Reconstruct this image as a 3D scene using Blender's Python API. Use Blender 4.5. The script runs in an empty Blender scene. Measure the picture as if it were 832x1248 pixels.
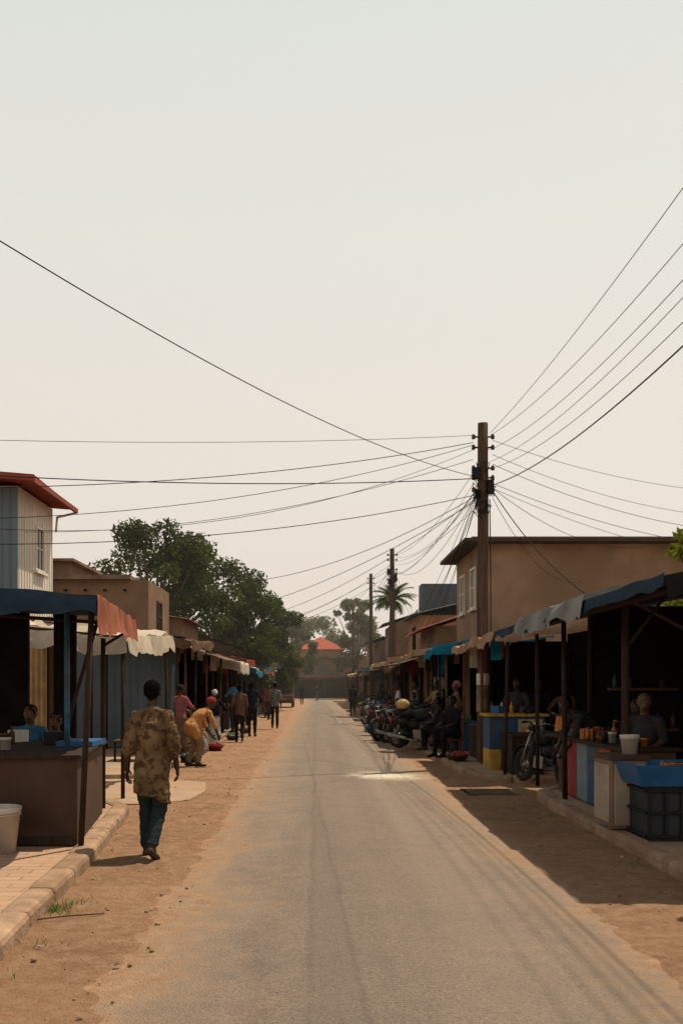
import bpy, bmesh, math, random, time
import numpy as np
from mathutils import Vector, Matrix, Euler, noise
from mathutils.kdtree import KDTree
R = math.radians
random.seed(11)
rnd = random.random
def ru(a, b): return a + (b - a) * rnd()
scene = bpy.context.scene
COL = scene.collection

# ------------------------------------------------------------------ materials
_M = {}
def mat(name, col, rough=0.85, var=0.25, scale=6.0, bump=0.15, bscale=None, metal=0.0, trans=0.0,
        dirt=None, dirt_amt=0.0, stretch=(1, 1, 1), spec=0.3):
    if name in _M: return _M[name]
    m = bpy.data.materials.new(name); m.use_nodes = True
    nt = m.node_tree; N = nt.nodes; L = nt.links
    b = N['Principled BSDF']; out = N['Material Output']
    tc = N.new('ShaderNodeTexCoord'); mp = N.new('ShaderNodeMapping'); mp.inputs['Scale'].default_value = stretch
    L.new(tc.outputs['Object'], mp.inputs[0])
    n1 = N.new('ShaderNodeTexNoise'); n1.inputs['Scale'].default_value = scale; n1.inputs['Detail'].default_value = 8
    n1.inputs['Roughness'].default_value = 0.65
    L.new(mp.outputs[0], n1.inputs['Vector'])
    mr = N.new('ShaderNodeMapRange'); mr.inputs[1].default_value = 0.3; mr.inputs[2].default_value = 0.7
    mr.inputs[3].default_value = 1 - var; mr.inputs[4].default_value = 1 + var
    L.new(n1.outputs[0], mr.inputs[0])
    sc = N.new('ShaderNodeVectorMath'); sc.operation = 'SCALE'; sc.inputs[0].default_value = col[:3]
    L.new(mr.outputs[0], sc.inputs['Scale'])
    cur = sc.outputs[0]
    if dirt is not None:
        n2 = N.new('ShaderNodeTexNoise'); n2.inputs['Scale'].default_value = scale * 0.3; n2.inputs['Detail'].default_value = 6
        L.new(mp.outputs[0], n2.inputs['Vector'])
        m2 = N.new('ShaderNodeMapRange'); m2.inputs[1].default_value = 0.42; m2.inputs[2].default_value = 0.62
        m2.inputs[3].default_value = 0; m2.inputs[4].default_value = dirt_amt
        L.new(n2.outputs[0], m2.inputs[0])
        mx = N.new('ShaderNodeMix'); mx.data_type = 'RGBA'; mx.inputs[7].default_value = (*dirt, 1)
        L.new(m2.outputs[0], mx.inputs[0]); L.new(cur, mx.inputs[6]); cur = mx.outputs[2]
    L.new(cur, b.inputs['Base Color'])
    b.inputs['Roughness'].default_value = rough; b.inputs['Metallic'].default_value = metal
    b.inputs['Specular IOR Level'].default_value = spec
    if bump > 0:
        n3 = N.new('ShaderNodeTexNoise'); n3.inputs['Scale'].default_value = bscale or scale * 5; n3.inputs['Detail'].default_value = 5
        L.new(mp.outputs[0], n3.inputs['Vector'])
        bp = N.new('ShaderNodeBump'); bp.inputs['Strength'].default_value = bump; bp.inputs['Distance'].default_value = 0.02
        L.new(n3.outputs[0], bp.inputs['Height']); L.new(bp.outputs[0], b.inputs['Normal'])
    if trans > 0:
        t = N.new('ShaderNodeBsdfTranslucent'); L.new(cur, t.inputs[0])
        ms = N.new('ShaderNodeMixShader'); ms.inputs[0].default_value = trans
        L.new(b.outputs[0], ms.inputs[1]); L.new(t.outputs[0], ms.inputs[2]); L.new(ms.outputs[0], out.inputs[0])
    _M[name] = m
    return m

def nodes(m):
    m.use_nodes = True
    return m.node_tree.nodes, m.node_tree.links
def nmath(N, L, op, a, b=None, c=None, clamp=False):
    n = N.new('ShaderNodeMath'); n.operation = op; n.use_clamp = clamp
    for i, v in enumerate((a, b, c)):
        if v is None: continue
        if hasattr(v, 'node'): L.new(v, n.inputs[i])
        else: n.inputs[i].default_value = v
    return n.outputs[0]
def nnoise(N, L, vec, s, d=6, r=0.6):
    n = N.new('ShaderNodeTexNoise'); n.inputs['Scale'].default_value = s; n.inputs['Detail'].default_value = d
    n.inputs['Roughness'].default_value = r; L.new(vec, n.inputs['Vector']); return n.outputs[0]
def nrange(N, L, v, a, b, c, d):
    n = N.new('ShaderNodeMapRange'); L.new(v, n.inputs[0])
    for i, x in enumerate((a, b, c, d)): n.inputs[i + 1].default_value = x
    return n.outputs[0]
def nmix(N, L, f, a, b, mode='MIX'):
    n = N.new('ShaderNodeMix'); n.data_type = 'RGBA'; n.blend_type = mode
    for i, v in ((0, f), (6, a), (7, b)):
        if hasattr(v, 'node'): L.new(v, n.inputs[i])
        elif i == 0: n.inputs[0].default_value = v
        else: n.inputs[i].default_value = (*v[:3], 1)
    return n.outputs[2]

DIRT_A = (0.40, 0.225, 0.125); DIRT_B = (0.27, 0.145, 0.078); DIRT_C = (0.48, 0.31, 0.195)
def dirt_colour(N, L, vec):
    a = nnoise(N, L, vec, 0.9, 8, 0.65); b = nnoise(N, L, vec, 7, 10, 0.75); c = nnoise(N, L, vec, 60, 5, 0.75)
    col = nmix(N, L, nrange(N, L, a, .35, .65, 0, 1), DIRT_A, DIRT_B)
    col = nmix(N, L, nrange(N, L, b, .42, .68, 0, .85), col, DIRT_C)
    col = nmix(N, L, nrange(N, L, c, .52, .72, 0, .8), col, (0.14, 0.08, 0.047))
    return col, a, b, c
def make_dirt():
    m = bpy.data.materials.new('dirt'); N, L = nodes(m); b = N['Principled BSDF']
    g = N.new('ShaderNodeNewGeometry'); p = g.outputs['Position']
    col, n1, n2, n3 = dirt_colour(N, L, p)
    L.new(col, b.inputs['Base Color']); b.inputs['Roughness'].default_value = .95; b.inputs['Specular IOR Level'].default_value = .12
    h = nmath(N, L, 'ADD', nmath(N, L, 'MULTIPLY', n2, 2.4), nmath(N, L, 'MULTIPLY', n3, 0.7))
    bp = N.new('ShaderNodeBump'); bp.inputs['Strength'].default_value = .9; bp.inputs['Distance'].default_value = .04
    L.new(h, bp.inputs['Height']); L.new(bp.outputs[0], b.inputs['Normal'])
    return m
def make_asphalt():
    m = bpy.data.materials.new('asphalt'); N, L = nodes(m); b = N['Principled BSDF']
    g = N.new('ShaderNodeNewGeometry'); p = g.outputs['Position']
    sx = N.new('ShaderNodeSeparateXYZ'); L.new(p, sx.inputs[0]); x, y = sx.outputs[0], sx.outputs[1]
    dcol, n1, n2, n3 = dirt_colour(N, L, p)
    mpg = N.new('ShaderNodeMapping'); mpg.inputs['Scale'].default_value = (1.6, .07, 1); L.new(p, mpg.inputs[0])
    big = nnoise(N, L, mpg.outputs[0], 1.7, 6, .6); fine = nnoise(N, L, p, 48, 6, .88)
    vor = N.new('ShaderNodeTexVoronoi'); vor.inputs['Scale'].default_value = 70; L.new(p, vor.inputs['Vector'])
    mid = nnoise(N, L, p, 5, 8, .7); pat = nnoise(N, L, p, .8, 8, .7)
    col = nmix(N, L, nrange(N, L, big, .3, .7, 0, 1), (.315, .243, .187), (.225, .172, .134))
    col = nmix(N, L, nrange(N, L, mid, .4, .7, 0, .45), col, (.355, .272, .203))
    col = nmix(N, L, nrange(N, L, pat, .48, .66, 0, .4), col, (.185, .143, .113))
    col = nmix(N, L, nrange(N, L, fine, .40, .64, 0, .9), col, (.10, .078, .062))
    col = nmix(N, L, nrange(N, L, vor.outputs['Distance'], .0, .30, .65, 0), col, (.52, .42, .33))
    wob = nmath(N, L, 'MULTIPLY', nmath(N, L, 'SUBTRACT', nnoise(N, L, p, .5, 2, .5), .5), .10)
    wob = nmath(N, L, 'ADD', wob, nmath(N, L, 'MULTIPLY', nmath(N, L, 'SUBTRACT', mid, .5), .03))
    xw = nmath(N, L, 'ADD', x, wob)
    s1 = nmath(N, L, 'ABSOLUTE', nmath(N, L, 'SUBTRACT', xw, -0.04))
    xx = nmath(N, L, 'ADD', xw, nmath(N, L, 'MULTIPLY', y, .025))
    s2 = nmath(N, L, 'ABSOLUTE', nmath(N, L, 'SUBTRACT', xx, .38))
    m1 = nrange(N, L, s1, 0, .04, .22, 0); m2 = nrange(N, L, s2, 0, .035, .28, 0)
    strip = nmath(N, L, 'MULTIPLY', nrange(N, L, xw, -.06, -.02, 0, .22), nrange(N, L, xx, .40, .36, 0, 1))
    col = nmix(N, L, strip, col, (.16, .125, .10))
    col = nmix(N, L, m1, col, (.08, .062, .05)); col = nmix(N, L, m2, col, (.08, .062, .05))
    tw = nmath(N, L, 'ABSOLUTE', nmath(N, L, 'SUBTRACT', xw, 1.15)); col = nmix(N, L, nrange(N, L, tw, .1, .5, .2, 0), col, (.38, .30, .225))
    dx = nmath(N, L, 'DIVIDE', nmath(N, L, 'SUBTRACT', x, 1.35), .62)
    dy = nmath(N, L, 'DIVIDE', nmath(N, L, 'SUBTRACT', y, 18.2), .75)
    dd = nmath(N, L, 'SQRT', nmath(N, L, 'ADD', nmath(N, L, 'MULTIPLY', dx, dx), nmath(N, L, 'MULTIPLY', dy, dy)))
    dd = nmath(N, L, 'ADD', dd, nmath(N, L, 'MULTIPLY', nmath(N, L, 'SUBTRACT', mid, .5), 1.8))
    col = nmix(N, L, nrange(N, L, dd, .4, 1.4, .95, 0), col, (.76, .66, .50))  # pale spill patch; a sunlit bright spot is painted into its colour
    ctr = nmath(N, L, 'ABSOLUTE', nmath(N, L, 'SUBTRACT', x, .52))
    e = nmath(N, L, 'ADD', ctr, nmath(N, L, 'MULTIPLY', nmath(N, L, 'SUBTRACT', n1, .5), 1.5))
    e = nmath(N, L, 'ADD', e, nmath(N, L, 'MULTIPLY', nmath(N, L, 'SUBTRACT', mid, .5), 1.0))
    col = nmix(N, L, nrange(N, L, e, .7, 1.55, 0, .6), col, (.37, .25, .16))
    col = nmix(N, L, nrange(N, L, e, 1.25, 1.75, 0, 1), col, dcol)
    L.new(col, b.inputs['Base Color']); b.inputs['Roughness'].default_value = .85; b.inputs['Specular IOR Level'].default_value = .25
    h = nmath(N, L, 'ADD', nmath(N, L, 'MULTIPLY', fine, 1.3), nmath(N, L, 'MULTIPLY', vor.outputs['Distance'], -1.0))
    h = nmath(N, L, 'SUBTRACT', h, nmath(N, L, 'ADD', m1, m2))
    bp = N.new('ShaderNodeBump'); bp.inputs['Strength'].default_value = .85; bp.inputs['Distance'].default_value = .014
    L.new(h, bp.inputs['Height']); L.new(bp.outputs[0], b.inputs['Normal'])
    return m
def make_paving():
    m = bpy.data.materials.new('brick_paving'); N, L = nodes(m); b = N['Principled BSDF']
    g = N.new('ShaderNodeNewGeometry'); p = g.outputs['Position']
    br = N.new('ShaderNodeTexBrick'); L.new(p, br.inputs['Vector'])
    br.inputs['Scale'].default_value = 1.0; br.inputs['Brick Width'].default_value = .30; br.inputs['Row Height'].default_value = .15
    br.inputs['Mortar Size'].default_value = .008; br.inputs['Mortar Smooth'].default_value = .3
    br.inputs['Color1'].default_value = (.40, .25, .16, 1); br.inputs['Color2'].default_value = (.33, .20, .125, 1)
    br.inputs['Mortar'].default_value = (.18, .105, .065, 1)
    n = nnoise(N, L, p, 2.2, 8, .7); n2 = nnoise(N, L, p, 40, 5, .7)
    col = nmix(N, L, nrange(N, L, n, .42, .66, 0, .85), br.outputs[0], (.40, .24, .14))
    col = nmix(N, L, nrange(N, L, n2, .5, .75, 0, .5), col, (.18, .115, .07))
    L.new(col, b.inputs['Base Color']); b.inputs['Roughness'].default_value = .9
    h = nmath(N, L, 'ADD', nmath(N, L, 'MULTIPLY', br.outputs[1], -1.0), nmath(N, L, 'MULTIPLY', n2, .6))
    bp = N.new('ShaderNodeBump'); bp.inputs['Strength'].default_value = .45; bp.inputs['Distance'].default_value = .012
    L.new(h, bp.inputs['Height']); L.new(bp.outputs[0], b.inputs['Normal'])
    return m
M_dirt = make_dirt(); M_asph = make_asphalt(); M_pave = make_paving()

M_kerb = mat('kerb_stone', (.32, .21, .135), .9, .35, 5, .6, 30, dirt=(.21, .125, .07), dirt_amt=.8)
M_conc = mat('worn_concrete', (.33, .235, .16), .9, .2, 2, .3, 40, dirt=(.33, .20, .11), dirt_amt=.7)
M_wood = mat('dark_wood', (.035, .022, .015), .85, .4, 5, .3, 40, stretch=(6, 6, 1), spec=.15)
M_woodb = mat('brown_wood', (.10, .055, .03), .8, .35, 4, .3, 30, stretch=(1, 1, 5), dirt=(.05, .032, .022), dirt_amt=.6, spec=.15)
M_pole = mat('weathered_pole', (.10, .064, .044), .9, .4, 6, .6, 40, stretch=(8, 8, .7), dirt=(.05, .033, .023), dirt_amt=.8, spec=.15)
M_black = mat('black_plastic', (.012, .011, .011), .6, .3, 8, .1, spec=.2)
M_cable = mat('cable_sheath', (.02, .018, .017), .8, .1, 8, 0, spec=.1)
M_rubber = mat('tyre_rubber', (.018, .017, .016), .9, .3, 20, .2)
M_metal = mat('dull_steel', (.25, .24, .22), .45, .25, 12, .05, metal=.9)
M_dark = mat('dark_interior', (.012, .010, .008), .95, .4, 3, .1, spec=.05)  # near-black albedo puts the deep stall shade into the colour
M_bluep = mat('blue_paint', (.02, .07, .14), .6, .35, 6, .1, dirt=(.06, .05, .04), dirt_amt=.6)
M_blueb = mat('bright_blue_plastic', (.015, .09, .22), .5, .2, 6, .05)
M_white = mat('white_paint', (.55, .51, .44), .6, .15, 5, .1, dirt=(.34, .28, .2), dirt_amt=.7)
M_yellow = mat('yellow_paint', (.46, .25, .03), .6, .25, 6, .1, dirt=(.2, .12, .05), dirt_amt=.6)
M_beige = mat('beige_helmet', (.42, .28, .10), .45, .15, 5, .05)
M_orange = mat('orange_paint', (.50, .15, .025), .5, .25, 6, .1, dirt=(.25, .09, .03), dirt_amt=.5)
M_red = mat('red_paint', (.26, .032, .024), .6, .25, 6, .1)
M_green = mat('green_plastic', (.035, .12, .05), .5, .2, 6, .05)
M_glass = mat('dark_glass', (.02, .025, .03), .12, .2, 3, 0, spec=.6)
M_tan = mat('tan_plaster', (.27, .178, .115), .9, .2, 1.4, .35, 18, dirt=(.17, .11, .07), dirt_amt=.8, spec=.1)
M_brownp = mat('brown_plaster', (.21, .13, .083), .9, .2, 1.4, .3, 22, dirt=(.12, .078, .05), dirt_amt=.75, spec=.1)
M_whitew = mat('white_siding', (.70, .65, .56), .8, .15, 2, .15, 20, dirt=(.45, .38, .3), dirt_amt=.5, stretch=(1, 1, .3))
M_bluew = mat('bluegrey_wall', (.16, .23, .27), .8, .15, 2, .15, 20, dirt=(.09, .12, .14), dirt_amt=.6, stretch=(1, 1, .3))
M_shed = mat('grey_sheet_metal', (.10, .145, .175), .7, .2, 2, .1, 20, dirt=(.10, .09, .08), dirt_amt=.55, stretch=(1, 1, .3))
M_rust = mat('rusty_sheet', (.15, .085, .055), .85, .35, 3, .2, 25, dirt=(.26, .21, .17), dirt_amt=.5, spec=.1)
M_redroof = mat('red_roof', (.25, .05, .032), .8, .3, 3, .2, 25, dirt=(.15, .05, .035), dirt_amt=.6)
M_sheetb = mat('blue_grey_roof', (.06, .08, .10), .7, .3, 3, .2, 25, dirt=(.1, .07, .05), dirt_amt=.5)
def cloth(name, c, tr=.25):
    return mat('cloth_' + name, c, .95, .25, 3.5, .4, 18, trans=tr, dirt=tuple(x * .5 for x in c), dirt_amt=.7, spec=.05)
C_blue = cloth('blue', (.022, .040, .062), .03); C_salmon = cloth('salmon', (.40, .15, .095), .4); C_white = cloth('offwhite', (.55, .47, .37), .2)
C_tan = cloth('tan', (.36, .23, .145), .15); C_grey = cloth('grey', (.26, .265, .26), .15); C_cyan = cloth('cyan', (.02, .18, .28), .25)
C_black = cloth('black', (.016, .014, .013), .0); C_red = cloth('red', (.25, .045, .03), .2); C_brown = cloth('brown', (.13, .075, .047), .05)
C_cream = cloth('cream', (.50, .36, .2), .2)

# ------------------------------------------------------------------ mesh builder
def capsule(a, b, ra, rb, seg=12, step=.035, hemi=3):
    a = Vector(a); b = Vector(b); d = b - a; l = max(d.length, 1e-5); z = d / l
    x = z.orthogonal().normalized(); y = z.cross(x)
    rings = []
    for i in range(1, hemi + 1):
        t = i / hemi * math.pi / 2; rings.append((-ra * math.cos(t), ra * math.sin(t)))
    n = max(1, int(l / step))
    for i in range(1, n): rings.append((l * i / n, ra + (rb - ra) * i / n))
    for i in range(0, hemi):
        t = i / hemi * math.pi / 2; rings.append((l + rb * math.sin(t), rb * math.cos(t)))
    v = [a - z * ra]; f = []
    for h, r in rings:
        for k in range(seg):
            w = 2 * math.pi * k / seg; v.append(a + z * h + (x * math.cos(w) + y * math.sin(w)) * r)
    v.append(b + z * rb); m = len(rings)
    for k in range(seg):
        f.append((0, 1 + (k + 1) % seg, 1 + k))
        for i in range(m - 1):
            p = 1 + i * seg
            f.append((p + k, p + (k + 1) % seg, p + seg + (k + 1) % seg, p + seg + k))
        p = 1 + (m - 1) * seg; f.append((p + k, p + (k + 1) % seg, len(v) - 1))
    return v, f
def cyl_geo(a, b, ra, rb=None, seg=12, caps=True):
    rb = ra if rb is None else rb
    a = Vector(a); b = Vector(b); z = (b - a).normalized(); x = z.orthogonal().normalized(); y = z.cross(x)
    v = []
    for p, r in ((a, ra), (b, rb)):
        for k in range(seg):
            w = 2 * math.pi * k / seg; v.append(p + (x * math.cos(w) + y * math.sin(w)) * r)
    f = [(k, (k + 1) % seg, seg + (k + 1) % seg, seg + k) for k in range(seg)]
    if caps: f += [tuple(reversed(range(seg))), tuple(range(seg, 2 * seg))]
    return v, f
def ell_geo(c, r, M=None, seg=14, rings=9):
    c = Vector(c); v = []; f = []
    for i in range(rings + 1):
        t = math.pi * i / rings
        for k in range(seg):
            w = 2 * math.pi * k / seg
            p = Vector((r[0] * math.sin(t) * math.cos(w), r[1] * math.sin(t) * math.sin(w), r[2] * math.cos(t)))
            v.append(c + (M @ p if M else p))
    for i in range(rings):
        for k in range(seg):
            f.append((i * seg + k, (i + 1) * seg + k, (i + 1) * seg + (k + 1) % seg, i * seg + (k + 1) % seg))
    return v, f
def loft_geo(rings):
    n = len(rings[0]); v = [p for r in rings for p in r]; f = []
    for i in range(len(rings) - 1):
        for k in range(n):
            f.append((i * n + k, i * n + (k + 1) % n, (i + 1) * n + (k + 1) % n, (i + 1) * n + k))
    f.append(tuple(reversed(range(n)))); f.append(tuple(range((len(rings) - 1) * n, len(rings) * n)))
    return v, f

class MB:
    def __init__(s): s.v = []; s.f = []; s.m = []; s.s = []; s.mats = []
    def mi(s, m):
        if m not in s.mats: s.mats.append(m)
        return s.mats.index(m)
    def add(s, geo, m, smooth=False, T=None):
        o = len(s.v); vs, fs = geo
        s.v += [tuple(T @ Vector(p)) if T else tuple(p) for p in vs]
        k = s.mi(m)
        for f in fs: s.f.append(tuple(i + o for i in f)); s.m.append(k); s.s.append(smooth)
        return s
    def box(s, c, d, m, rot=(0, 0, 0), taper=1.0):
        M = Euler(rot).to_matrix(); c = Vector(c); v = []
        for z in (-.5, .5):
            t = taper if z > 0 else 1
            for x, y in ((-.5, -.5), (.5, -.5), (.5, .5), (-.5, .5)):
                v.append(c + M @ Vector((x * d[0] * t, y * d[1] * t, z * d[2])))
        f = [(0, 3, 2, 1), (4, 5, 6, 7), (0, 1, 5, 4), (1, 2, 6, 5), (2, 3, 7, 6), (3, 0, 4, 7)]
        return s.add((v, f), m)
    def bb(s, x0, x1, y0, y1, z0, z1, m): return s.box(((x0 + x1) / 2, (y0 + y1) / 2, (z0 + z1) / 2), (x1 - x0, y1 - y0, z1 - z0), m)
    def cyl(s, a, b, ra, m, rb=None, seg=12): return s.add(cyl_geo(a, b, ra, rb, seg), m, True)
    def cap(s, a, b, ra, rb, m, seg=10): return s.add(capsule(a, b, ra, rb, seg, .2), m, True)
    def ell(s, c, r, m, M=None, seg=14, rings=9): return s.add(ell_geo(c, r, M, seg, rings), m, True)
    def path(s, pts, r, m, seg=8):
        for a, b in zip(pts[:-1], pts[1:]): s.add(capsule(a, b, r, r, seg, 5, 2), m, True)
        return s
    def torus(s, c, R_, r, m, axis='x', seg=28, sg=8):
        v = []; f = []; c = Vector(c)
        for i in range(seg):
            a = 2 * math.pi * i / seg
            for k in range(sg):
                b = 2 * math.pi * k / sg; q = R_ + r * math.cos(b)
                p = (r * math.sin(b), q * math.cos(a), q * math.sin(a))
                if axis == 'z': p = (p[1], p[2], p[0])
                if axis == 'y': p = (p[1], p[0], p[2])
                v.append(c + Vector(p))
        for i in range(seg):
            for k in range(sg):
                f.append((i * sg + k, ((i + 1) % seg) * sg + k, ((i + 1) % seg) * sg + (k + 1) % sg, i * sg + (k + 1) % sg))
        return s.add((v, f), m, True)
    def sheet(s, p00, p10, p11, p01, nu, nv, m, fn=None, up=None):
        P = [Vector(p) for p in (p00, p10, p11, p01)]
        n = up or (P[1] - P[0]).cross(P[3] - P[0]).normalized(); v = []; f = []
        n = Vector(n)
        for j in range(nv + 1):
            for i in range(nu + 1):
                u = i / nu; w = j / nv
                p = P[0] * (1 - u) * (1 - w) + P[1] * u * (1 - w) + P[2] * u * w + P[3] * (1 - u) * w
                if fn:
                    q = fn(u, w, p)
                    p = p + (q if isinstance(q, Vector) else n * q)
                v.append(p)
        for j in range(nv):
            for i in range(nu):
                a = j * (nu + 1) + i; f.append((a, a + 1, a + nu + 2, a + nu + 1))
        return s.add((v, f), m, fn is not None)
    def lathe(s, c, prof, m, seg=14):
        c = Vector(c); v = []; f = []
        for z, r in prof:
            for k in range(seg):
                w = 2 * math.pi * k / seg; v.append(c + Vector((r * math.cos(w), r * math.sin(w), z)))
        for i in range(len(prof) - 1):
            for k in range(seg): f.append((i * seg + k, i * seg + (k + 1) % seg, (i + 1) * seg + (k + 1) % seg, (i + 1) * seg + k))
        return s.add((v, f), m, True)
    def obj(s, name, parent=None, bevel=0, loc=(0, 0, 0), rot=0):
        me = bpy.data.meshes.new(name); me.from_pydata(s.v, [], s.f)
        for m in s.mats: me.materials.append(m)
        me.polygons.foreach_set('material_index', s.m); me.polygons.foreach_set('use_smooth', s.s); me.update()
        o = bpy.data.objects.new(name, me); COL.objects.link(o)
        o.location = loc; o.rotation_euler = (0, 0, rot)
        if parent: o.parent = parent
        if bevel:
            b = o.modifiers.new('bevel', 'BEVEL'); b.width = bevel; b.segments = 2; b.limit_method = 'ANGLE'; b.angle_limit = R(50)
        return o
def root(name, loc=(0, 0, 0), rot=0):
    e = bpy.data.objects.new(name, None); COL.objects.link(e); e.location = loc; e.rotation_euler = (0, 0, rot); e.empty_display_size = .3
    return e

# ------------------------------------------------------------------ people (built first: cheap dependency graph)
def skin_mat(k): return mat('skin_%d' % k, [(.045, .024, .016), (.095, .05, .031), (.032, .018, .013)][k], .55, .12, 10, .05, spec=.25)
M_hair = mat('hair', (.006, .005, .004), 1, .3, 60, .6, 150, spec=.02)
M_eye = mat('eye_white', (.45, .4, .35), .3, .05, 10, 0)
M_lip = mat('lips', (.05, .02, .017), .5, .1, 10, 0)
BASE = dict(pelvis=(0, 0, .93), chest=(0, .01, 1.24), neck=(0, 0, 1.47),
            lsh=(-.165, 0, 1.395), rsh=(.165, 0, 1.395), lel=(-.21, -.03, 1.12), rel=(.21, -.03, 1.12),
            lwr=(-.225, .05, .88), rwr=(.225, .05, .88), lhip=(-.085, 0, .90), rhip=(.085, 0, .90),
            lkn=(-.09, .02, .50), rkn=(.09, .02, .50), lan=(-.09, -.02, .09), ran=(.09, -.02, .09))
def figure(name, loc, heading=0, pose=None, top=None, bottom=None, skin=0, shoe=None, h=1.72, vox=.018, longtop=0, skirt=0,
           sleeve=1.0, hat=None, head=(0, 0, 0), baggy=1.0, foot_dir=None, female=False, bald=False, loose=0.0):
    J = {k: Vector(v) for k, v in BASE.items()}
    if pose:
        for k, v in pose.items(): J[k] = Vector(v)
    sk = skin_mat(skin); top = top or C_brown; bottom = bottom or C_black; shoe = shoe or M_black
    parts = []
    def add(geo, m): parts.append((geo[0], geo[1], m))
    def cp(a, b, ra, rb, m, seg=12): add(capsule(a, b, ra, rb, seg), m)
    for s_ in 'lr':
        hip, kn, an = J[s_ + 'hip'], J[s_ + 'kn'], J[s_ + 'an']
        cp(hip, kn, .086 * baggy, .062 * baggy, bottom); cp(kn, an + (kn - an) * .10, .060 * baggy, .050 * baggy, bottom)
        cp(an + (kn - an) * .2, an, .036, .034, sk)
        fdir = Vector((foot_dir or {}).get(s_, (0, 1, 0))); fdir.normalize()
        side = Vector((-fdir.y, fdir.x, 0))
        if side.length < .1: side = Vector((1, 0, 0))
        heel = an - fdir * .045 + Vector((0, 0, -.045)); ball = an + fdir * .13 + Vector((0, 0, -.058)); toe = an + fdir * .19 + Vector((0, 0, -.063))
        cp(heel, ball, .036, .036, shoe); cp(ball - side * .012, toe - side * .01, .034, .024, shoe); cp(ball + side * .014, toe + side * .01 - fdir * .02, .032, .022, shoe)
        cp(an, an + fdir * .07 + Vector((0, 0, -.03)), .038, .032, shoe)
    P, C, Nk = J['pelvis'], J['chest'], J['neck']
    side = (J['rsh'] - J['lsh']).normalized()
    wid = (J['rsh'] - J['lsh']).length / .35
    st = [(-.28, .13, .10), (-.12, .155, .120), (0, .150, .115), (.35, .135 if not female else .125, .105), (.7, .155, .12), (1.0, .165, .122), (1.35, .158, .108), (1.58, .128, .088), (1.80, .085, .068), (2.0, .060, .06)]
    rings = []
    for t, rx, ry in st:
        if t <= 1: c = P + (C - P) * t; tg = (C - P).normalized()
        else: c = C + (Nk - C) * (t - 1); tg = ((Nk - C).normalized() * (t - 1) + (C - P).normalized() * (2 - t)).normalized()
        sx = (side - tg * side.dot(tg)).normalized(); fw = tg.cross(sx)
        rings.append([c + sx * rx * wid * math.cos(2 * math.pi * k / 24) - fw * ry * math.sin(2 * math.pi * k / 24) for k in range(24)])
    fine = []
    for a, b in zip(rings[:-1], rings[1:]):
        for q in range(4): fine.append([pa + (pb - pa) * q / 4 for pa, pb in zip(a, b)])
    fine.append(rings[-1])
    add(loft_geo(fine[:9]), top if longtop else bottom); add(loft_geo(fine[6:]), top)
    hem = lambda w: (-.055 * math.cos(w - .3) - .018 * math.cos(3 * w))
    hz0 = None
    if longtop:
        z0 = P + (C - P) * (1.25 if loose else .6); Ln = longtop + (.65 * (C - P).z if loose else 0)
        rr = []; hz0 = z0.z - Ln
        for q in range(20):
            t = q / 19; z = z0 + Vector((0, 0, -1)) * t * Ln
            rx = (.138 + .022 * (loose > 0)) * wid + .036 * t; ry = .108 + .010 * (loose > 0) + .040 * t
            rr.append([z + Vector((rx * (1 + (.05 * math.sin(5 * w + 2) + loose * .05 * math.sin(11 * w + 1 + 3 * t)) * t) * math.cos(w), ry * (1 + .10 * math.sin(7 * w) * t) * math.sin(w), hem(w) * t)) for w in [2 * math.pi * k / 48 for k in range(48)]])
        add(loft_geo(rr), top)
    if skirt:
        rr = []
        for q in range(16):
            t = q / 15; z = P + Vector((0, 0, .02 - skirt * t)); rx = .14 + .08 * t; ry = .12 + .07 * t
            rr.append([z + Vector((rx * (1 + .06 * math.sin(6 * w) * t) * math.cos(w), ry * (1 + .08 * math.sin(5 * w) * t) * math.sin(w), 0)) for w in [2 * math.pi * k / 28 for k in range(28)]])
        add(loft_geo(rr), bottom)
    hands = []
    for s_ in 'lr':
        sh, el, wr = J[s_ + 'sh'], J[s_ + 'el'], J[s_ + 'wr']
        cp(Nk + (sh - Nk) * .45 - Vector((0, 0, .02)), sh, .050, .056, top)
        b_ = 1.12
        cp(sh, el, .054 * b_, (.047 + .012 * loose) * b_, top)
        if sleeve >= 1.5: cp(el, wr, .046, .037, top)
        else:
            cp(el, wr, .038, .026, sk)
            if sleeve > .8: cp(el, el + (wr - el) * (.14 + .10 * loose), .050 + .012 * loose, .052 + .018 * loose, top)
        hands.append((el, wr, s_))
    if loose: add(ell_geo(Nk + Vector((0, -.005, -.012)), (.076, .074, .030), None, 16, 8), top)
    E = Euler((head[0], head[1], head[2])).to_matrix(); up = (Nk - C).normalized()
    if pose and 'headc' in pose: hc = Vector(pose['headc'])
    else: hc = Nk + (up * .5 + Vector((0, 0, .5))).normalized() * .140 + Vector((0, .015, 0))
    cp(Nk - up * .05, hc - Vector((0, 0, .05)), .054, .050, sk)
    H = lambda x, y, z: hc + E @ Vector((x, y, z))
    add(ell_geo(H(0, -.008, .028), (.078, .096, .095), E, 18, 12), sk); add(ell_geo(H(0, .022, -.035), (.060, .070, .080), E, 16, 10), sk)
    cp(H(0, .083, .012), H(0, .100, -.022), .009, .016, sk, 8); add(ell_geo(H(0, .080, .040), (.052, .014, .012), E, 10, 6), sk)
    add(ell_geo(H(0, .082, -.058), (.026, .012, .013), E, 10, 6), M_lip)
    for q in (-1, 1): add(ell_geo(H(.079 * q, -.005, .0), (.012, .022, .034), E, 8, 6), sk)
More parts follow.
